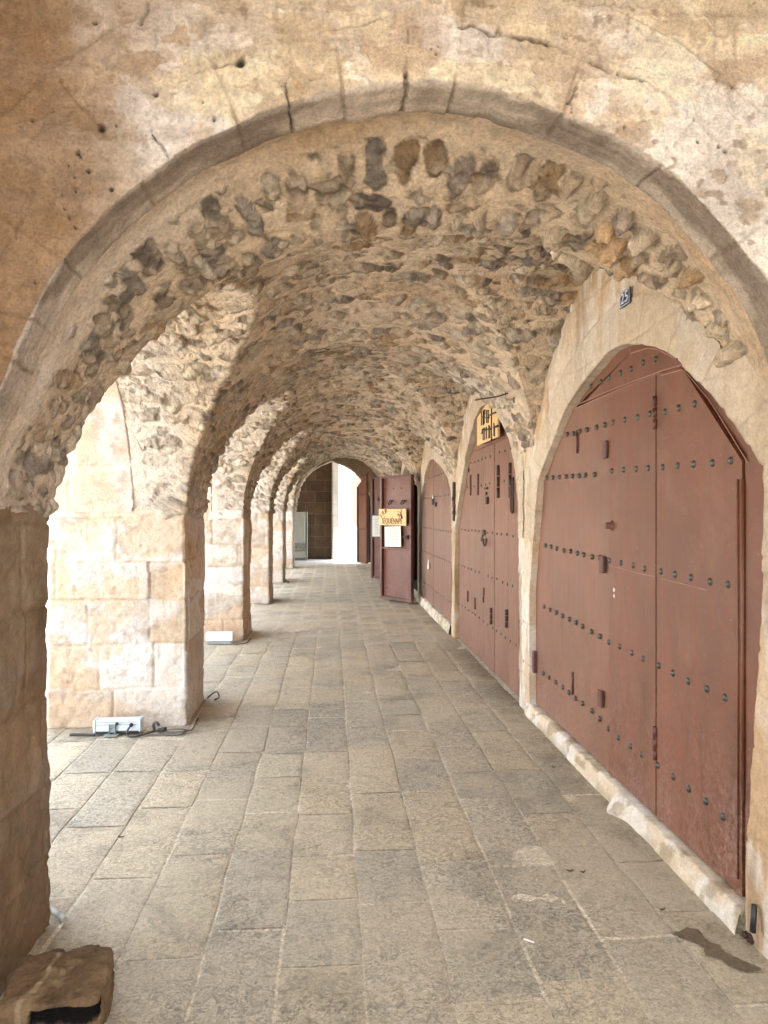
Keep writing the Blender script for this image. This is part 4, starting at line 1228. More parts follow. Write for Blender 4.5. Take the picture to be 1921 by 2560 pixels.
la, lb = (0.84, 12.10), (1.30, 11.42)
leaf1, an1, w1, h1 = open_leaf('open red-brown gate leaf facing us with a wooden sign and a paper', la, lb, 0.03, 2.11)
lc, ld = (0.87, 15.70), (1.42, 15.35)
leaf2, an2, w2, h2 = open_leaf('open red-brown gate leaf behind, half hidden, with a white paper', lc, ld, 0.03, 2.27, False)


def at_leaf(p0, an, lx, ly):
    return (p0[0] + lx * math.cos(an) - ly * math.sin(an), p0[1] + lx * math.sin(an) + ly * math.cos(an))


def text_mesh(s_, size, depth):
    cu = bpy.data.curves.new('t', 'FONT'); cu.body = s_; cu.size = size; cu.extrude = depth; cu.align_x = 'CENTER'; cu.align_y = 'CENTER'
    ob = bpy.data.objects.new('t', cu); C.objects.link(ob)
    bpy.context.view_layer.update()
    me = bpy.data.meshes.new_from_object(ob); bpy.data.objects.remove(ob)
    return me


def paper(label, p0, an, cx, cz, w, h, tilt, off):
    x, y = at_leaf(p0, an, cx, off)
    t_ = tag(empty('paper_notice', (x, y, cz), an), label, 'paper', 'paper notices taped to open gate leaves')
    o = MB().box((0, 0, 0), (w, 0.003, h)).build('sheet', M['paper'], t_); o.rotation_euler[1] = tilt
    ln = MB()
    for q in range(11):
        ww = w * random.uniform(0.55, 0.85)
        ln.box((random.uniform(-1, 1) * 0.01, -0.0028, h * 0.38 - q * h * 0.075), (ww, 0.001, 0.006))
    l_ = ln.build('writing', M['ink'], o)
    return t_


paper('white paper notice under the wooden sign on the nearer open leaf', la, an1, w1 * 0.43, 1.09, w1 * 0.52, 0.34, math.radians(-2), -0.03)
paper('white paper notice on the half hidden farther open leaf', lc, an2, w2 * 0.30, 1.19, w2 * 0.46, 0.46, 0.0, -0.035)

sx, sy = at_leaf(la, an1, w1 * 0.46, -0.055)
sg = tag(empty('wooden_sign', (sx, sy, 1.415), an1), 'yellow wooden board with brown hand lettering on the open leaf', 'sign')
MB().box((0, 0, 0), (w1 * 0.88, 0.022, 0.275), None, 0.003).build('board', M['wood'], sg)
me = text_mesh('SÉQUIÉNNPE', 0.115, 0.002)
o = link('lettering', me, M['brown_ink'], sg); o.rotation_euler = (math.radians(90), 0, 0); o.location = (0.0, -0.013, -0.070); o.scale = (0.80, 1.15, 1)
for ch, lx, lz, an in (('S', -0.30, 0.015, 50), ('Y', -0.25, 0.055, 38), ('U', -0.20, 0.08, 30), ('R', -0.145, 0.10, 22)):
    o = link('lettering', text_mesh(ch, 0.105, 0.002), M['brown_ink'], sg); o.rotation_euler = (math.radians(90), math.radians(-an), 0); o.location = (lx, -0.013, lz)
em = MB()
for (pts, r) in (([(0.13, 0.09), (0.19, 0.088), (0.225, 0.07)], 0.004), ([(0.25, 0.125), (0.235, 0.075), (0.262, 0.02), (0.275, -0.02)], 0.008), ([(0.21, 0.05), (0.235, 0.02), (0.245, -0.02)], 0.008),
                 ([(0.175, 0.055), (0.19, 0.025), (0.205, -0.005)], 0.008), ([(0.145, 0.06), (0.155, 0.04), (0.16, 0.02)], 0.007), ([(0.225, 0.07), (0.245, 0.04), (0.262, -0.02)], 0.006)):
    em.tube([(p[0], -0.012, p[1]) for p in pts], r, 6)
em.build('emblem', M['brown_ink'], sg)

# plank sign over the second gate
sA, sB = qc(432, 700, 1.455), qc(712, 500, 1.455)
ys0, ys1 = qc(425, 600, 1.455)[0], qc(712, 600, 1.455)[0]
zlo, zhi = qc(440, 850, 1.455)[1], qc(560, 285, 1.455)[1]
ymid = (ys0 + ys1) / 2; wS = abs(ys0 - ys1)
sg2 = tag(empty('plank_sign', (1.45, ymid, zlo)), 'yellow board with black blocky lettering and a cross above a gate', 'sign')
hS = zhi - zlo
part(MB().prism([(ys0, zlo), (ys1, zlo), (ys1, zlo + hS * 0.86), (ymid - wS * 0.30, zhi), (ymid + wS * 0.05, zhi), (ys0, zlo + hS * 0.80)], 'x', 1.462, 1.440, 0.003), 'board', M['wood'], sg2)
def fy(f): return ys0 + (ys1 - ys0) * f
bl = MB()
U0, U1 = 330.0, 1150.0
def st(x, y0_, y1_, w=40, x2=None):
    """a black stroke, measured on the board in a close-up 1531 wide (origin 1180,1000, scale 0.0588)"""
    x2 = x if x2 is None else x2
    ya_, za_ = on_x(1180 + x * 0.0588, 1000 + y0_ * 0.0588, 1.44); yb_, zb_ = on_x(1180 + x2 * 0.0588, 1000 + y1_ * 0.0588, 1.44)
    rr = w * 0.0588 / FPX * 6.6 * 0.55
    bl.tube([(1.438, ya_, za_), (1.438, yb_, zb_)], rr, 4)
for a in ((425, 470, 1080, 60), (500, 440, 1070, 60), (545, 400, 1040, 60), (585, 390, 640, 30), (650, 420, 980, 60), (715, 420, 970, 60), (855, 190, 1740, 62), (960, 980, 1530, 62), (990, 1090, 1540, 40),
          (500, 1190, 1720, 62), (565, 1170, 1690, 55), (640, 1140, 1660, 62), (745, 1060, 1640, 62), (785, 1100, 1620, 40), (450, 1240, 1440, 45)): st(*a)
for a in ((640, 450, 440, 40, 740), (760, 650, 480, 80, 1120), (600, 760, 740, 70, 760), (925, 1170, 1100, 80, 1130), (410, 1420, 1390, 60, 480), (480, 1280, 1230, 60, 830), (430, 740, 720, 50, 560)): st(*a)
part(bl, 'lettering', M['black_paint'], sg2)

# house number plate
yN, zN = on_x(1569, 745, WALLX - 0.006)
npl = tag(empty('number_plate', (WALLX - 0.018, yN, zN)), 'small blue enamel house number plate reading 25', 'number plate')
wN, hN = 0.120, 0.080
part(MB().box((WALLX - 0.018, yN, zN), (0.004, wN, hN), None, 0.0015), 'plate', M['plate'], npl)
me = text_mesh('25', 0.074, 0.001)
o = link('number', me, M['enamel_white'], npl); o.rotation_euler = (math.radians(90), 0, math.radians(-90)); o.location = (-0.0035, 0.0, 0.0); o.scale = (1.25, 1, 1)
br = MB()
for s_ in (-1, 1):
    br.box((WALLX - 0.0205, yN, zN + s_ * (hN / 2 - 0.006)), (0.0015, wN - 0.012, 0.003)); br.box((WALLX - 0.0205, yN + s_ * (wN / 2 - 0.006), zN), (0.0015, 0.003, hN - 0.012))
part(br, 'border', M['enamel_white'], npl)

# fifth opening: half open leaf near the end
l5a, l5b = (0.72, 19.95), (0.98, 19.45)
an5 = math.atan2(l5b[1] - l5a[1], l5b[0] - l5a[0]); w5 = math.hypot(l5b[0] - l5a[0], l5b[1] - l5a[1])
g5 = tag(empty('open_gate_leaf', (l5a[0], l5a[1], 0.08), an5), 'farthest open brown gate leaf with a sloping top beside the bright exit', 'gate leaf', 'open gate leaves by the dark shop')
MB().prism([(0, 0), (w5, 0), (w5, 2.52), (0.0, 2.15)], 'y', 0.0, 0.03, 0.0).build('sheet', M['gate_b'], g5)
MB().box((0.03, -0.01, 1.07), (0.05, 0.04, 2.1)).box((w5 - 0.03, -0.01, 1.24), (0.05, 0.04, 2.46)).box((w5 / 2, -0.01, 0.95), (w5 - 0.1, 0.03, 0.04)).box((w5 / 2, -0.01, 1.9), (w5 - 0.1, 0.03, 0.04)).build('frame', M['gate_dark'], g5)

# dark rooms behind the open doorways
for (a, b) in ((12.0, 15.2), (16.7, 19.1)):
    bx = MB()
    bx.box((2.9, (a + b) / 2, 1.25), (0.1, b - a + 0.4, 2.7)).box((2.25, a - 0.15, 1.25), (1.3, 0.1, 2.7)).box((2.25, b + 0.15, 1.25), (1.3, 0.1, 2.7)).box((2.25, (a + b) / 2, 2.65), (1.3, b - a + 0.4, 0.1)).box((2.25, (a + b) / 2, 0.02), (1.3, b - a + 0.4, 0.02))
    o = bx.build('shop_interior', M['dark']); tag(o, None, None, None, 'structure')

# ------------------------------------------------------------------ floor
def slab_floor():
    r = np.random.RandomState(21)
    xs = [-2.45, -2.13, -1.83, -1.55, -1.27, -0.985, -0.71, -0.433, -0.17, 0.10, 0.374, 0.662, 0.943, 1.215, 1.47]
    V, F, K, n = [], [], [], 0
    pal = np.array([[0.50, 0.445, 0.32], [0.45, 0.405, 0.305], [0.54, 0.47, 0.33], [0.42, 0.385, 0.295], [0.57, 0.49, 0.335], [0.49, 0.44, 0.33]])
    for ci in range(len(xs) - 1):
        y = -3.2 + r.rand() * 0.4
        while y < YEND + 0.1:
            L = 0.33 + 0.45 * r.rand()
            y1_ = min(y + L, YEND + 0.12)
            nx = 7; ny = max(4, int((y1_ - y) / 0.045)) if y < 8 else 4
            g = 0.0028 if y < 9 else 0.0042
            jx = 0.006 * r.rand(2) ** 2; xx = np.linspace(xs[ci] + g + jx[0], xs[ci + 1] - g - jx[1], nx); gy = g * (1.4 + 1.6 * r.rand()); yy = np.linspace(y + gy, y1_ - gy, ny)
            if y < 8:  # close border rows so that edges round off
                xx = np.concatenate([[xx[0]], [xx[0] + 0.003], xx[1:-1], [xx[-1] - 0.003], [xx[-1]]]); yy = np.concatenate([[yy[0]], [yy[0] + 0.005], yy[1:-1], [yy[-1] - 0.005], [yy[-1]]])
            X, Y = np.meshgrid(xx, yy, indexing='ij'); Z = np.zeros_like(X)
            Pq = np.stack([X, Y, Z], -1)
            X = X + 0.006 * vn(Pq * 4.0, 300) + 0.002 * vn(Pq * 30, 301); Y = Y + 0.006 * vn(Pq * 4.0, 302) + 0.002 * vn(Pq * 30, 303)
            tx, ty = r.randn(2) * 0.004
            Z = -0.002 + 0.0008 * r.randn() + tx * (X - X.mean()) + ty * (Y - Y.mean()) + 0.003 * fbm(Pq * 5, 3, 304)
            Z = np.minimum(Z, 0.003)
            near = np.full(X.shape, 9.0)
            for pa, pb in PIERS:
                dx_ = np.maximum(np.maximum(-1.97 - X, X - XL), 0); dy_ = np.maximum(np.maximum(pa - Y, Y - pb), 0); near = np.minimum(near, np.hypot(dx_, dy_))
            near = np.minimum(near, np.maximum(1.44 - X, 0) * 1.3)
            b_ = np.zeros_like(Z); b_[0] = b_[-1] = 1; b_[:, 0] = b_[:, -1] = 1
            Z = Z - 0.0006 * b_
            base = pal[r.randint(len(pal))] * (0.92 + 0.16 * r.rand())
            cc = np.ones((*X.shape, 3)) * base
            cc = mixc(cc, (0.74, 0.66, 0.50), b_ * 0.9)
            cc = mixc(cc, (0.24, 0.185, 0.12), ss(0.34, 0.0, near + 0.14 * fbm(Pq * 6, 4, 305)) * 0.8)  # shade at the pier and wall feet, painted into the slab colour
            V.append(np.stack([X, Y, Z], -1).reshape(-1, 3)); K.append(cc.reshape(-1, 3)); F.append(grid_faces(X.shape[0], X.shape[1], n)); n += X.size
            y = y1_
    # joint bed
    bx = np.array([[-2.5, -3.4, -0.0052], [1.62, -3.4, -0.0052], [1.62, YEND + 0.15, -0.0052], [-2.5, YEND + 0.15, -0.0052]])
    V.append(bx); K.append(np.tile([[0.80, 0.72, 0.55]], (4, 1))); F.append(np.array([[n, n + 1, n + 2, n + 3]]))
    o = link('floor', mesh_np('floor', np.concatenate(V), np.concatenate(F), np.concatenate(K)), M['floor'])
    tag(o, None, None, None, 'structure')


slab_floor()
o = MB().prism([(-60, -60), (-2.45, -60), (-2.45, 60), (-60, 60)], 'z', -0.20, -0.02).build('courtyard', M['court']); tag(o, None, None, None, 'structure')
o = MB().prism([(-2.44, YEND + 0.12), (60, YEND + 0.12), (60, 80), (-2.44, 80)], 'z', -0.20, -0.012).build('street', M['street']); tag(o, None, None, None, 'structure')
o = MB().prism([(-2.44, -60), (60, -60), (60, -3.35), (-2.44, -3.35)], 'z', -0.20, -0.03).build('ground', M['street']); tag(o, None, None, None, 'structure')
o = MB().prism([(1.60, -3.34), (60, -3.34), (60, YEND + 0.1), (1.60, YEND + 0.1)], 'z', -0.20, -0.04).build('ground', M['street']); tag(o, None, None, None, 'structure')

# ------------------------------------------------------------------ the mass of the building above and around, with unseen walls that shape the light
o = MB().box((1.3, (2.27 + 20.6) / 2, 4.75), (6.5, 20.6 - 2.27, 2.9)).build('upper_storey', M['mass'])
tag(o, 'plain stone storey above the vaulted passage', 'building', None, 'thing')
side = MB().box((1.75 + 1.3, 11.5, 1.65), (0.06, 18.6, 3.3)).build('rear_wall', M['mass']); tag(side, None, None, None, 'structure')
o = MB().box((1.85, -0.3, 2.4), (0.5, 4.65, 4.8)).build('shade_wall', M['mass']); tag(o, None, None, None, 'structure')  # unseen, added on the right to keep light off the nearest pier
o = MB().box((-1.33, -0.3, 2.4), (0.5, 4.65, 4.8)).build('shade_wall', M['mass']); tag(o, None, None, None, 'structure')  # unseen left wall, set close in to dim that side of the arch

o = MB().box((-0.75, -1.6, 2.4), (1.0, 0.4, 4.8)).build('shade_wall', M['mass']); tag(o, None, None, None, 'structure')  # unseen blocker behind the camera, cuts light to the arch's left half
o = MB().box((0.2, 1.20, 3.6), (2.9, 1.65, 0.5)).build('shade_ceiling', M['mass']); tag(o, None, None, None, 'structure')  # unseen slab overhead, sized for the light on the arch wall

# end wall with a pointed opening
ax_, aw, zs_ = 0.03, 1.15, 1.51
R_ = 1.50; pts = []
for tt in np.linspace(-1, 1, 31):
    x_ = tt * aw; pts.append((ax_ + x_, zs_ + math.sqrt(max(R_ ** 2 - (abs(x_) + R_ - aw) ** 2, 0))))
op = [(ax_ - aw, -0.02), (ax_ - aw, 0.9)] + pts + [(ax_ + aw, 0.9), (ax_ + aw, -0.02)]
ol = resample(op, step=0.05); m = len(ol)
P = np.empty((m, 10, 3))
for i, (x, z) in enumerate(ol):
    if z < 1.6: q = (-2.2 if x < ax_ else 2.6, z)
    else:
        dx, dz = x - ax_, z - 1.6 + 1e-4
        tt = min((2.6 - ax_) / dx if dx > 1e-6 else 1e9, (-2.2 - ax_) / dx if dx < -1e-6 else 1e9, 1.8 / dz); q = (ax_ + dx * tt, 1.6 + dz * tt)
    for j, (d_, f_) in enumerate(((0.5, 0), (0.3, 0), (0.15, 0), (0.02, 0), (0, 0.01), (0, 0.1), (0, 0.25), (0, 0.5), (0, 0.75), (0, 1))):
        P[i, j] = (x + (q[0] - x) * f_, YEND + d_, z + (q[1] - z) * f_)
c = np.array([0.27, 0.20, 0.13]) * np.ones(P.shape)
c = c * (1 + 0.35 * fbm(P * 5, 4, 400))[..., None]
P = P + 0.02 * np.stack([vn(P * 5, 401), vn(P * 5, 402), vn(P * 5, 403)], -1)
o = grids('end_arch_wall', [(P, c, False)], M['ashlar']); tag(o, 'stone wall with a pointed arch opening at the far end', 'arch wall', None, 'thing')

# the dim wall and things seen through the end opening
dw = tag(empty('dark_stone_wall', (-1.1, 23.1, 0)), 'dim brown block wall seen through the pointed end opening', 'wall')
part(MB().box((-1.55, 23.1, 2.2), (3.1, 0.5, 4.4)), 'wall', M['far_wall'], dw)
part(MB().box((0.13, 22.98, 2.2), (0.26, 0.70, 4.4), None, 0.04), 'corner', M['pale_wall'], dw)  # sunlit end of the dim wall, its brightness put in as pale stone
o = MB().box((1.70, 21.25, 1.5), (1.34, 0.3, 3.0)).build('passage_wall_or_added_panel', M['dark']); tag(o, None, None, None, 'structure')  # near-black panel added where a dark void shows past the leaf
o = MB().box((-0.6, 21.9, 3.5), (3.9, 2.6, 0.3)).build('passage_ceiling', M['mass']); tag(o, None, None, None, 'structure')
o = MB().box((-2.2, 21.9, 1.7), (0.25, 2.6, 3.4)).build('passage_wall_or_added_panel', M['mass']); tag(o, None, None, None, 'structure')
cb = tag(empty('utility_cabinet', (-1.02, 22.4, 0)), 'cream metal cabinet with a ribbed door against the dim wall', 'cabinet')
part(MB().box((-1.05, 22.52, 0.78), (0.52, 0.36, 1.44), None, 0.01), 'body', M['cabinet'], cb)
dm = MB().box((-1.05, 22.325, 1.02), (0.46, 0.03, 0.88), None, 0.006)
for q in range(6): dm.box((-1.24 + q * 0.075, 22.305, 1.02), (0.03, 0.02, 0.80))
part(dm, 'door', M['cabinet'], cb)
part(MB().box((-1.05, 22.33, 0.40), (0.46, 0.03, 0.26), None, 0.006), 'vent_panel', M['dirt_panel'], cb)
part(MB().box((-0.775, 22.5, 0.78), (0.03, 0.40, 1.46), None, 0.004), 'side_panel', M['cabinet_grey'], cb)
part(MB().box((-1.05, 22.5, 0.035), (0.54, 0.38, 0.07)), 'plinth', M['cabinet_grey'], cb)
hs = tag(empty('street_house', (2.0, 33, 0)), 'sunlit pale house across the street beyond the passage', 'house')
part(MB().box((2.0, 34, 3.5), (14, 2.0, 7.0)), 'wall', M['pale_wall'], hs)
part(MB().box((2.0, 32.9, 0.35), (14, 0.3, 0.7), None, 0.03), 'plinth', M['pale_wall'], hs)
dx0 = 0.62 * 33 / 20.5
rd = [(x + 0.9, z) for x, z in rarch(0.0, 1.9, 1.9, 2.75)]
rd = [(p[0], p[1] + 0.85) for p in rd]
part(MB().prism(rd, 'y', 32.985, 32.95, 0.0), 'door', M['red_door'], hs)

# ------------------------------------------------------------------ courtyard side
ch = tag(empty('wooden_chair', (-6.78, 15.9, -0.02), 0.5), 'dark wooden chair standing far out in the bright courtyard', 'chair')
for sx_ in (-0.2, 0.2):
    MB().box((sx_, -0.2, 0.22), (0.04, 0.04, 0.44)).build('leg', M['chair_wood'], ch)
    MB().box((sx_, 0.2, 0.44), (0.04, 0.04, 0.88)).build('leg', M['chair_wood'], ch)
MB().box((0, 0, 0.46), (0.46, 0.46, 0.04), None, 0.008).build('seat', M['chair_wood'], ch)
MB().box((0, 0.2, 0.80), (0.36, 0.025, 0.10)).box((0, 0.2, 0.62), (0.36, 0.025, 0.06)).build('backrest', M['chair_wood'], ch)
cs = tag(empty('courtyard_house', (-22, 14, 0)), 'pale stone house across the courtyard', 'house')
part(MB().box((-24, 14, 3.0), (4, 50, 6.0)), 'wall', M['pale_wall'], cs)

# ------------------------------------------------------------------ floodlights and cables
fl = tag(empty('floodlight', (-1.44, 4.93, 0), 0.02), 'grey floodlight lying face down against the broad pale pier', 'floodlight', 'floodlights at the pier feet')
MB().box((0, 0, 0.062), (0.285, 0.085, 0.076), None, 0.006).build('housing', M['alu'], fl)
for sx_ in (-0.148, 0.148): MB().box((sx_, 0, 0.062), (0.014, 0.095, 0.082), None, 0.003).build('end_cap', M['alu'], fl)
MB().box((0, -0.0435, 0.072), (0.27, 0.003, 0.003)).box((0, -0.0435, 0.088), (0.27, 0.003, 0.003)).build('rib', M['cabinet_grey'], fl)
MB().box((0.0, 0.0, 0.016), (0.28, 0.08, 0.012)).build('front_glass', M['black'], fl)
MB().box((-0.045, -0.055, 0.045), (0.006, 0.022, 0.06)).box((-0.008, -0.055, 0.045), (0.006, 0.022, 0.06)).box((-0.026, -0.06, 0.066), (0.044, 0.006, 0.012)).box((-0.03, -0.07, 0.010), (0.09, 0.05, 0.005)).box((-0.026, -0.058, 0.04), (0.03, 0.004, 0.03)).build('bracket', M['cabinet_grey'], fl)
MB().tube([(0.095, -0.042, 0.070), (0.095, -0.058, 0.068)], 0.012, 10).tube([(0.0, -0.042, 0.078), (0.0, -0.054, 0.078)], 0.010, 8).build('gland', M['black'], fl)
y_ = 4.93
cab = MB()
cab.tube(catmull([(-1.345, y_ - 0.055, 0.068), (-1.362, y_ - 0.075, 0.035), (-1.35, y_ - 0.095, 0.010), (-1.30, y_ - 0.10, 0.008), (-1.25, y_ - 0.07, 0.010), (-1.20, y_ - 0.03, 0.018), (-1.165, y_ - 0.02, 0.022)], 8), 0.006, 8)
o = cab.build('lamp_cable', M['black']); tag(o, 'short black cable running from the floodlight to its connector', 'cable')
o = MB().tube([(-1.175, y_ - 0.02, 0.022), (-1.15, y_ - 0.02, 0.024), (-1.148, y_ - 0.02, 0.024), (-1.118, y_ - 0.02, 0.026)], [0.012, 0.014, 0.017, 0.016], 10).box((-1.155, y_ - 0.04, 0.008), (0.006, 0.004, 0.03)).build('cable_connector', M['black']); tag(o, 'black cable connector on the floor right of the floodlight', 'connector')
for q, (dy, dz, en) in enumerate(((0.0, 0.028, 0.0), (-0.02, 0.015, -0.01), (-0.05, 0.008, 0.004))):
    p = [(-1.118 if q < 2 else -1.24, y_ - 0.02 + dy, 0.02 if q < 2 else 0.008), (-1.07, y_ - 0.03 + dy, dz), (-1.01, y_ - 0.03 + dy, dz), (-0.985, y_ - 0.01 + dy * 0.4, 0.014), (-0.962, y_ + 0.0, 0.010), (-0.955, y_ + 0.05 + en, 0.009), (-0.965, y_ + 0.30, 0.009)]
    o = MB().tube(catmull(p, 7), 0.0048, 7).build('floor_cable', M['cable']); tag(o, ['upper grey cable looping around the broad pale pier corner', 'middle grey cable looping around the broad pale pier corner', 'lowest long grey cable at the broad pale pier foot'][q], 'cable', 'grey cables at the pier foot')
o = MB().tube(catmull([(-1.215, y_ + 0.045, 0.0), (-1.215, y_ + 0.03, 0.05), (-1.195, y_ + 0.02, 0.062), (-1.18, y_ + 0.03, 0.04)], 6), 0.010, 8).build('pipe_end', M['cable']); tag(o, 'short bent grey pipe end poking from the pier beside the floodlight', 'pipe')
o = MB().tube(catmull([(-1.75, y_ - 0.03, 0.008), (-1.66, y_ - 0.04, 0.01), (-1.58, y_ - 0.05, 0.008)], 6), 0.008, 7).build('floor_cable', M['black']); tag(o, 'black cable stub left of the grey floodlight', 'cable')
f2 = tag(empty('floodlight', (-1.27, 8.20, 0), 0.0), 'white floodlight beside the second pier, partly hidden by the broad pier', 'floodlight', 'floodlights at the pier feet')
MB().box((0, 0, 0.085), (0.30, 0.09, 0.10), None, 0.006).build('housing', M['enamel_white'], f2)
MB().box((0, -0.03, 0.02), (0.26, 0.05, 0.03)).build('bracket', M['cabinet_grey'], f2)
o = MB().tube(catmull([(-1.15, 8.16, 0.03), (-1.10, 8.10, 0.01), (-1.02, 8.12, 0.012), (-0.97, 8.20, 0.010), (-0.96, 8.5, 0.009)], 7), 0.006, 7).build('floor_cable', M['cable']); tag(o, 'thin cable on the floor at the orange-patched pier', 'cable')
o = MB().tube(catmull([(-1.2, 11.66, 0.012), (-1.05, 11.6, 0.01), (-0.97, 11.68, 0.010), (-0.96, 11.95, 0.009)], 7), 0.006, 7).build('floor_cable', M['cable']); tag(o, 'thin cable on the floor at the third pier foot', 'cable')
for (yy, lab) in ((5.80, 'dark twisted cable end behind the broad pale pier corner'), (15.12, 'dark cable loop at the foot of the slim looking pier')):
    pts = catmull([(-1.0, yy, 0.006), (-0.95, yy + 0.03, 0.04), (-0.92, yy + 0.0, 0.05), (-0.90, yy - 0.04, 0.02), (-0.93, yy - 0.08, 0.008)], 6)
    o = MB().tube(pts, 0.006, 7).build('floor_cable', M['black']); tag(o, lab, 'cable')
# pipe end at the near pier
p = on_floor(132, 2288, 0.02)
o = MB().tube(catmull([(p[0] - 0.10, p[1] + 0.12, 0.022), (p[0] + 0.0, p[1] + 0.02, 0.022), (p[0] + 0.03, p[1] - 0.0, 0.016), (p[0] + 0.05, p[1] - 0.02, 0.012)], 6), 0.011, 12).build('pipe_end', M['dirt_panel']); tag(o, 'grey pipe end sticking out behind the nearest pier', 'pipe')


# ------------------------------------------------------------------ dark stone block
def rough_block(loc, d, seed, col, nseg=70):
    bm = bmesh.new(); bmesh.ops.create_cube(bm, size=1.0)
    bmesh.ops.subdivide_edges(bm, edges=bm.edges[:], cuts=nseg, use_grid_fill=True)
    V = np.array([v.co[:] for v in bm.verts]); F = np.array([[v.index for v in f.verts] for f in bm.faces])
    bm.free()
    n8 = V / np.maximum((np.abs(V * 2) ** 13).sum(1, keepdims=True) ** (1 / 13.0), 1e-6)   # rounded box
    P = n8 * np.array(d) * 1.0
    nn = V / np.linalg.norm(V, axis=1, keepdims=True)
    D = 0.018 * fbm(P * 8, 4, seed) + 0.014 * fbm(P * 24, 5, seed + 1, 0.6)
    return P, F, nn, D


bc = on_floor(140, 2470, 0.0)
d3 = (0.275, 0.25, 0.14)
P, F, nn, D = rough_block(None, d3, 500, None)
P_w = P + 0.012 * np.stack([vn(P * 30, 520), 0 * P[:, 0], vn(P * 30, 521)], -1)
cutc = ss(0.090, 0.082, np.abs(P_w[:, 0] - 0.048)) * ss(0.029, 0.023, np.abs(P_w[:, 2] - 0.026)) * (P[:, 1] < -0.07)
Pn = P + nn * D[:, None]
Pn[:, 1] += cutc * 0.035
c = np.array([0.17, 0.11, 0.058]) * np.ones(P.shape)
c = c * (1 + 0.45 * fbm(P * 9, 4, 510))[:, None]
c = mixc(c, (0.30, 0.215, 0.12), ss(0.12, 0.4, fbm(P * 11, 4, 511)) * 0.6)
dark_ = ss(0.02, 0.2, cutc)
c = mixc(c, (0.40, 0.31, 0.19), ss(0.010, 0.003, np.abs(P[:, 0] + 0.035 - 0.25 * P[:, 1] + 0.02 * vn(P * 12, 3))) * 0.7 * (P[:, 2] > 0.02))
c = mixc(c, (0.006, 0.004, 0.003), dark_)  # shade inside the hollow, painted near-black
an = math.radians(8)
R = np.array([[math.cos(an), -math.sin(an), 0], [math.sin(an), math.cos(an), 0], [0, 0, 1]])
Pn = Pn @ R.T + np.array([-0.80, 2.15, 0.072])
o = link('stone_block', mesh_np('stone_block', Pn, F, c), M['block']); tag(o, 'dark brown stone block with a black hollow on the floor by the nearest pier', 'stone')
o = MB().dome((-0.86, 2.28, 0.115), 0.035, (0, 0, 1), 0.5, 10).build('pebble', M['leaf']); tag(o, 'small dark pebble lying on the brown stone block', 'pebble')

# ------------------------------------------------------------------ floor marks and litter
q = [(1265, 1820), (1285, 1800), (1312, 1794), (1345, 1808), (1370, 1815), (1382, 1840), (1400, 1862), (1450, 1880), (1462, 1908), (1530, 1935), (1600, 1958), (1625, 1985), (1560, 1992), (1480, 1957), (1420, 1932), (1385, 1920), (1375, 1890), (1330, 1862), (1290, 1850), (1275, 1835)]
pl = [on_floor(960 + a * S, 1280 + b * S) for a, b in q]
pl = resample(catmull(pl + [pl[0]], 5), step=0.006)[:-1]
P3 = np.stack([pl[:, 0], pl[:, 1], 0 * pl[:, 0]], -1)
pl = pl + 0.028 * np.stack([fbm(P3 * 14, 5, 600, 0.65), fbm(P3 * 14, 5, 601, 0.65)], -1)
bm = bmesh.new(); f = bm.faces.new([bm.verts.new((a, b, 0.0062)) for a, b in pl]); bmesh.ops.triangulate(bm, faces=[f]); me = bpy.data.meshes.new('damp_patch'); bm.to_mesh(me); bm.free()
a_ = me.attributes.new('Col', 'FLOAT_COLOR', 'POINT'); a_.data.foreach_set('color', np.tile([0.45, 0.42, 0.34, 1.0], len(me.vertices)).astype(np.float32))
o = link('damp_patch', me, M['wet']); tag(o, 'dark wet stain spreading on the paving at lower right', 'stain')
p = on_floor(1310, 2353); a_ = 0.6
o = MB().tube([(p[0], p[1], 0.008), (p[0] + 0.03, p[1] - 0.022, 0.008)], 0.0035, 8).build('cigarette_butt', M['butt']); tag(o, 'white cigarette butt on the near paving', 'cigarette butt')
for (px, py, lab, rr) in ((1425, 2180, 'larger dark dry leaf on the paving near the big gate', 0.011), (1457, 2183, 'smaller dark dry leaf right of the larger one near the big gate', 0.008), (1655, 2277, 'curled dry leaf on the paving before the wet stain', 0.009), (1385, 1920, 'dry leaf scrap halfway along the big gate sill', 0.010), (304, 2095, 'dark leaf scrap on the dusty left paving', 0.011)):
    x, y = on_floor(px, py)
    bm = bmesh.new(); ring = [(math.cos(t_) * rr * 1.6, math.sin(t_) * rr * (0.75 + 0.15 * math.sin(3 * t_ + px)), 0.003 + 0.004 * math.cos(2 * t_)) for t_ in np.linspace(0, 2 * math.pi, 13)[:-1]]
    vs = [bm.verts.new((x + a, y + b, c_ + 0.005)) for a, b, c_ in ring]; ce = bm.verts.new((x, y, 0.008))
    for i in range(12): bm.faces.new((vs[i], vs[(i + 1) % 12], ce))
    me = bpy.data.meshes.new('dry_leaf'); bm.to_mesh(me); bm.free()
    o = link('dry_leaf', me, M['leaf']); tag(o, lab, 'leaf', 'dry leaf scraps on the paving')
# black tube and rubble in the right corner
a_, b_ = on_x(1890, 2262, 1.44), on_x(1893, 2330, 1.44)
o = MB().tube([(1.435, a_[0], a_[1]), (1.425, b_[0], max(b_[1], 0.012))], 0.010, 10).build('black_tube', M['black']); tag(o, 'black rubber tube standing against the wall foot at the near gate corner', 'tube')
x, y = on_floor(1882, 2355)
cl = MB()
for q_ in range(7):
    cl.box((x + random.uniform(-.022, .022), y + random.uniform(-.022, .022), 0.012 + random.uniform(0, .014)), (0.022, 0.016, 0.014), [('Z', random.uniform(0, 3)), ('X', random.uniform(0, 1))], 0.003)
o = cl.build('debris_clump', M['iron']); tag(o, 'dark clump of debris at the right wall foot', 'debris')
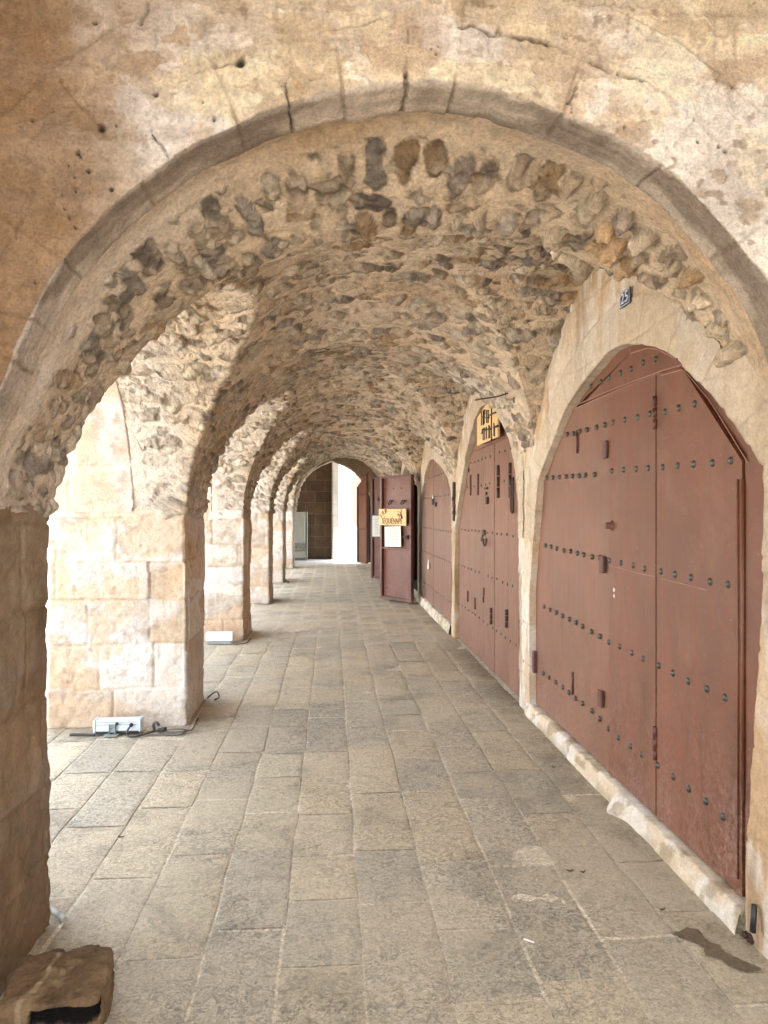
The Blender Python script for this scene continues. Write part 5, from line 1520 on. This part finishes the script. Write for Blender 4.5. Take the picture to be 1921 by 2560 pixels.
# little iron things on wall and vault
yy, zz = qc(288, 1192, 1.43)
o = MB().tube([(1.43, yy + 0.022 * math.cos(t_), zz + 0.022 * math.sin(t_)) for t_ in np.linspace(0, 2 * math.pi, 13)[:-1]], 0.006, 6, True).build('iron_ring', M['iron']); tag(o, 'small iron ring on the wall left of the plank sign gate', 'ring')
p0, p1 = on_y(1380, 989, 4.9), on_y(1366, 985, 4.9)
o = MB().tube([(1.36, 5.0, 2.36), (1.32, 5.0, 2.37), (1.20, 5.1, 2.34), (1.06, 5.2, 2.33)], 0.006, 7).tube([(1.30, 5.0, 2.37), (1.30, 5.0, 2.28)], 0.005, 6).build('iron_rod', M['iron']); tag(o, 'thin bent iron rod sticking out of the vault left of the big gate', 'rod')

# ------------------------------------------------------------------ light
SKY, SUN = 1.95, 30.0
EL, AZ = math.radians(68), math.radians(95)         # azimuth from +Y towards +X: the sun stands behind the building
w = bpy.data.worlds.new('World'); bpy.context.scene.world = w; w.use_nodes = True
nt = w.node_tree; bg = nt.nodes['Background']
sk = nt.nodes.new('ShaderNodeTexSky'); sk.sky_type = 'NISHITA'; sk.sun_disc = False
sk.sun_elevation = EL; sk.sun_rotation = AZ; sk.air_density = 1.0; sk.dust_density = 2.0; sk.ozone_density = 0.6
hs_ = nt.nodes.new('ShaderNodeHueSaturation'); hs_.inputs['Saturation'].default_value = 0.5
nt.links.new(sk.outputs[0], hs_.inputs['Color']); nt.links.new(hs_.outputs[0], bg.inputs[0]); bg.inputs[1].default_value = SKY
sun = bpy.data.lights.new('Sun', 'SUN'); sun.energy = SUN; sun.angle = math.radians(0.5); sun.color = (1.0, 0.95, 0.86)
so_ = bpy.data.objects.new('Sun', sun); C.objects.link(so_)
from mathutils import Vector
dirv = Vector((math.sin(AZ) * math.cos(EL), math.cos(AZ) * math.cos(EL), math.sin(EL)))
so_.rotation_euler = dirv.to_track_quat('Z', 'Y').to_euler(); so_.location = (0, 0, 20)

# ------------------------------------------------------------------ camera
cam = bpy.data.cameras.new('Camera'); co_ = bpy.data.objects.new('Camera', cam); C.objects.link(co_)
cam.sensor_fit = 'VERTICAL'; cam.sensor_height = 36.0; cam.lens = 36.0 * FPX / 2560.0
cam.clip_start = 0.05; cam.clip_end = 500
co_.location = (0, 0, EYE); co_.rotation_euler = (math.radians(90), 0, -TH)
sc_ = bpy.context.scene; sc_.camera = co_
sc_.view_settings.view_transform = 'Standard'; sc_.view_settings.look = 'None'; sc_.view_settings.exposure = 0
sc_.cycles.max_bounces = 10; sc_.cycles.diffuse_bounces = 8
sc_.cycles.use_denoising = True
sc_.render.resolution_x = 768; sc_.render.resolution_y = 1024
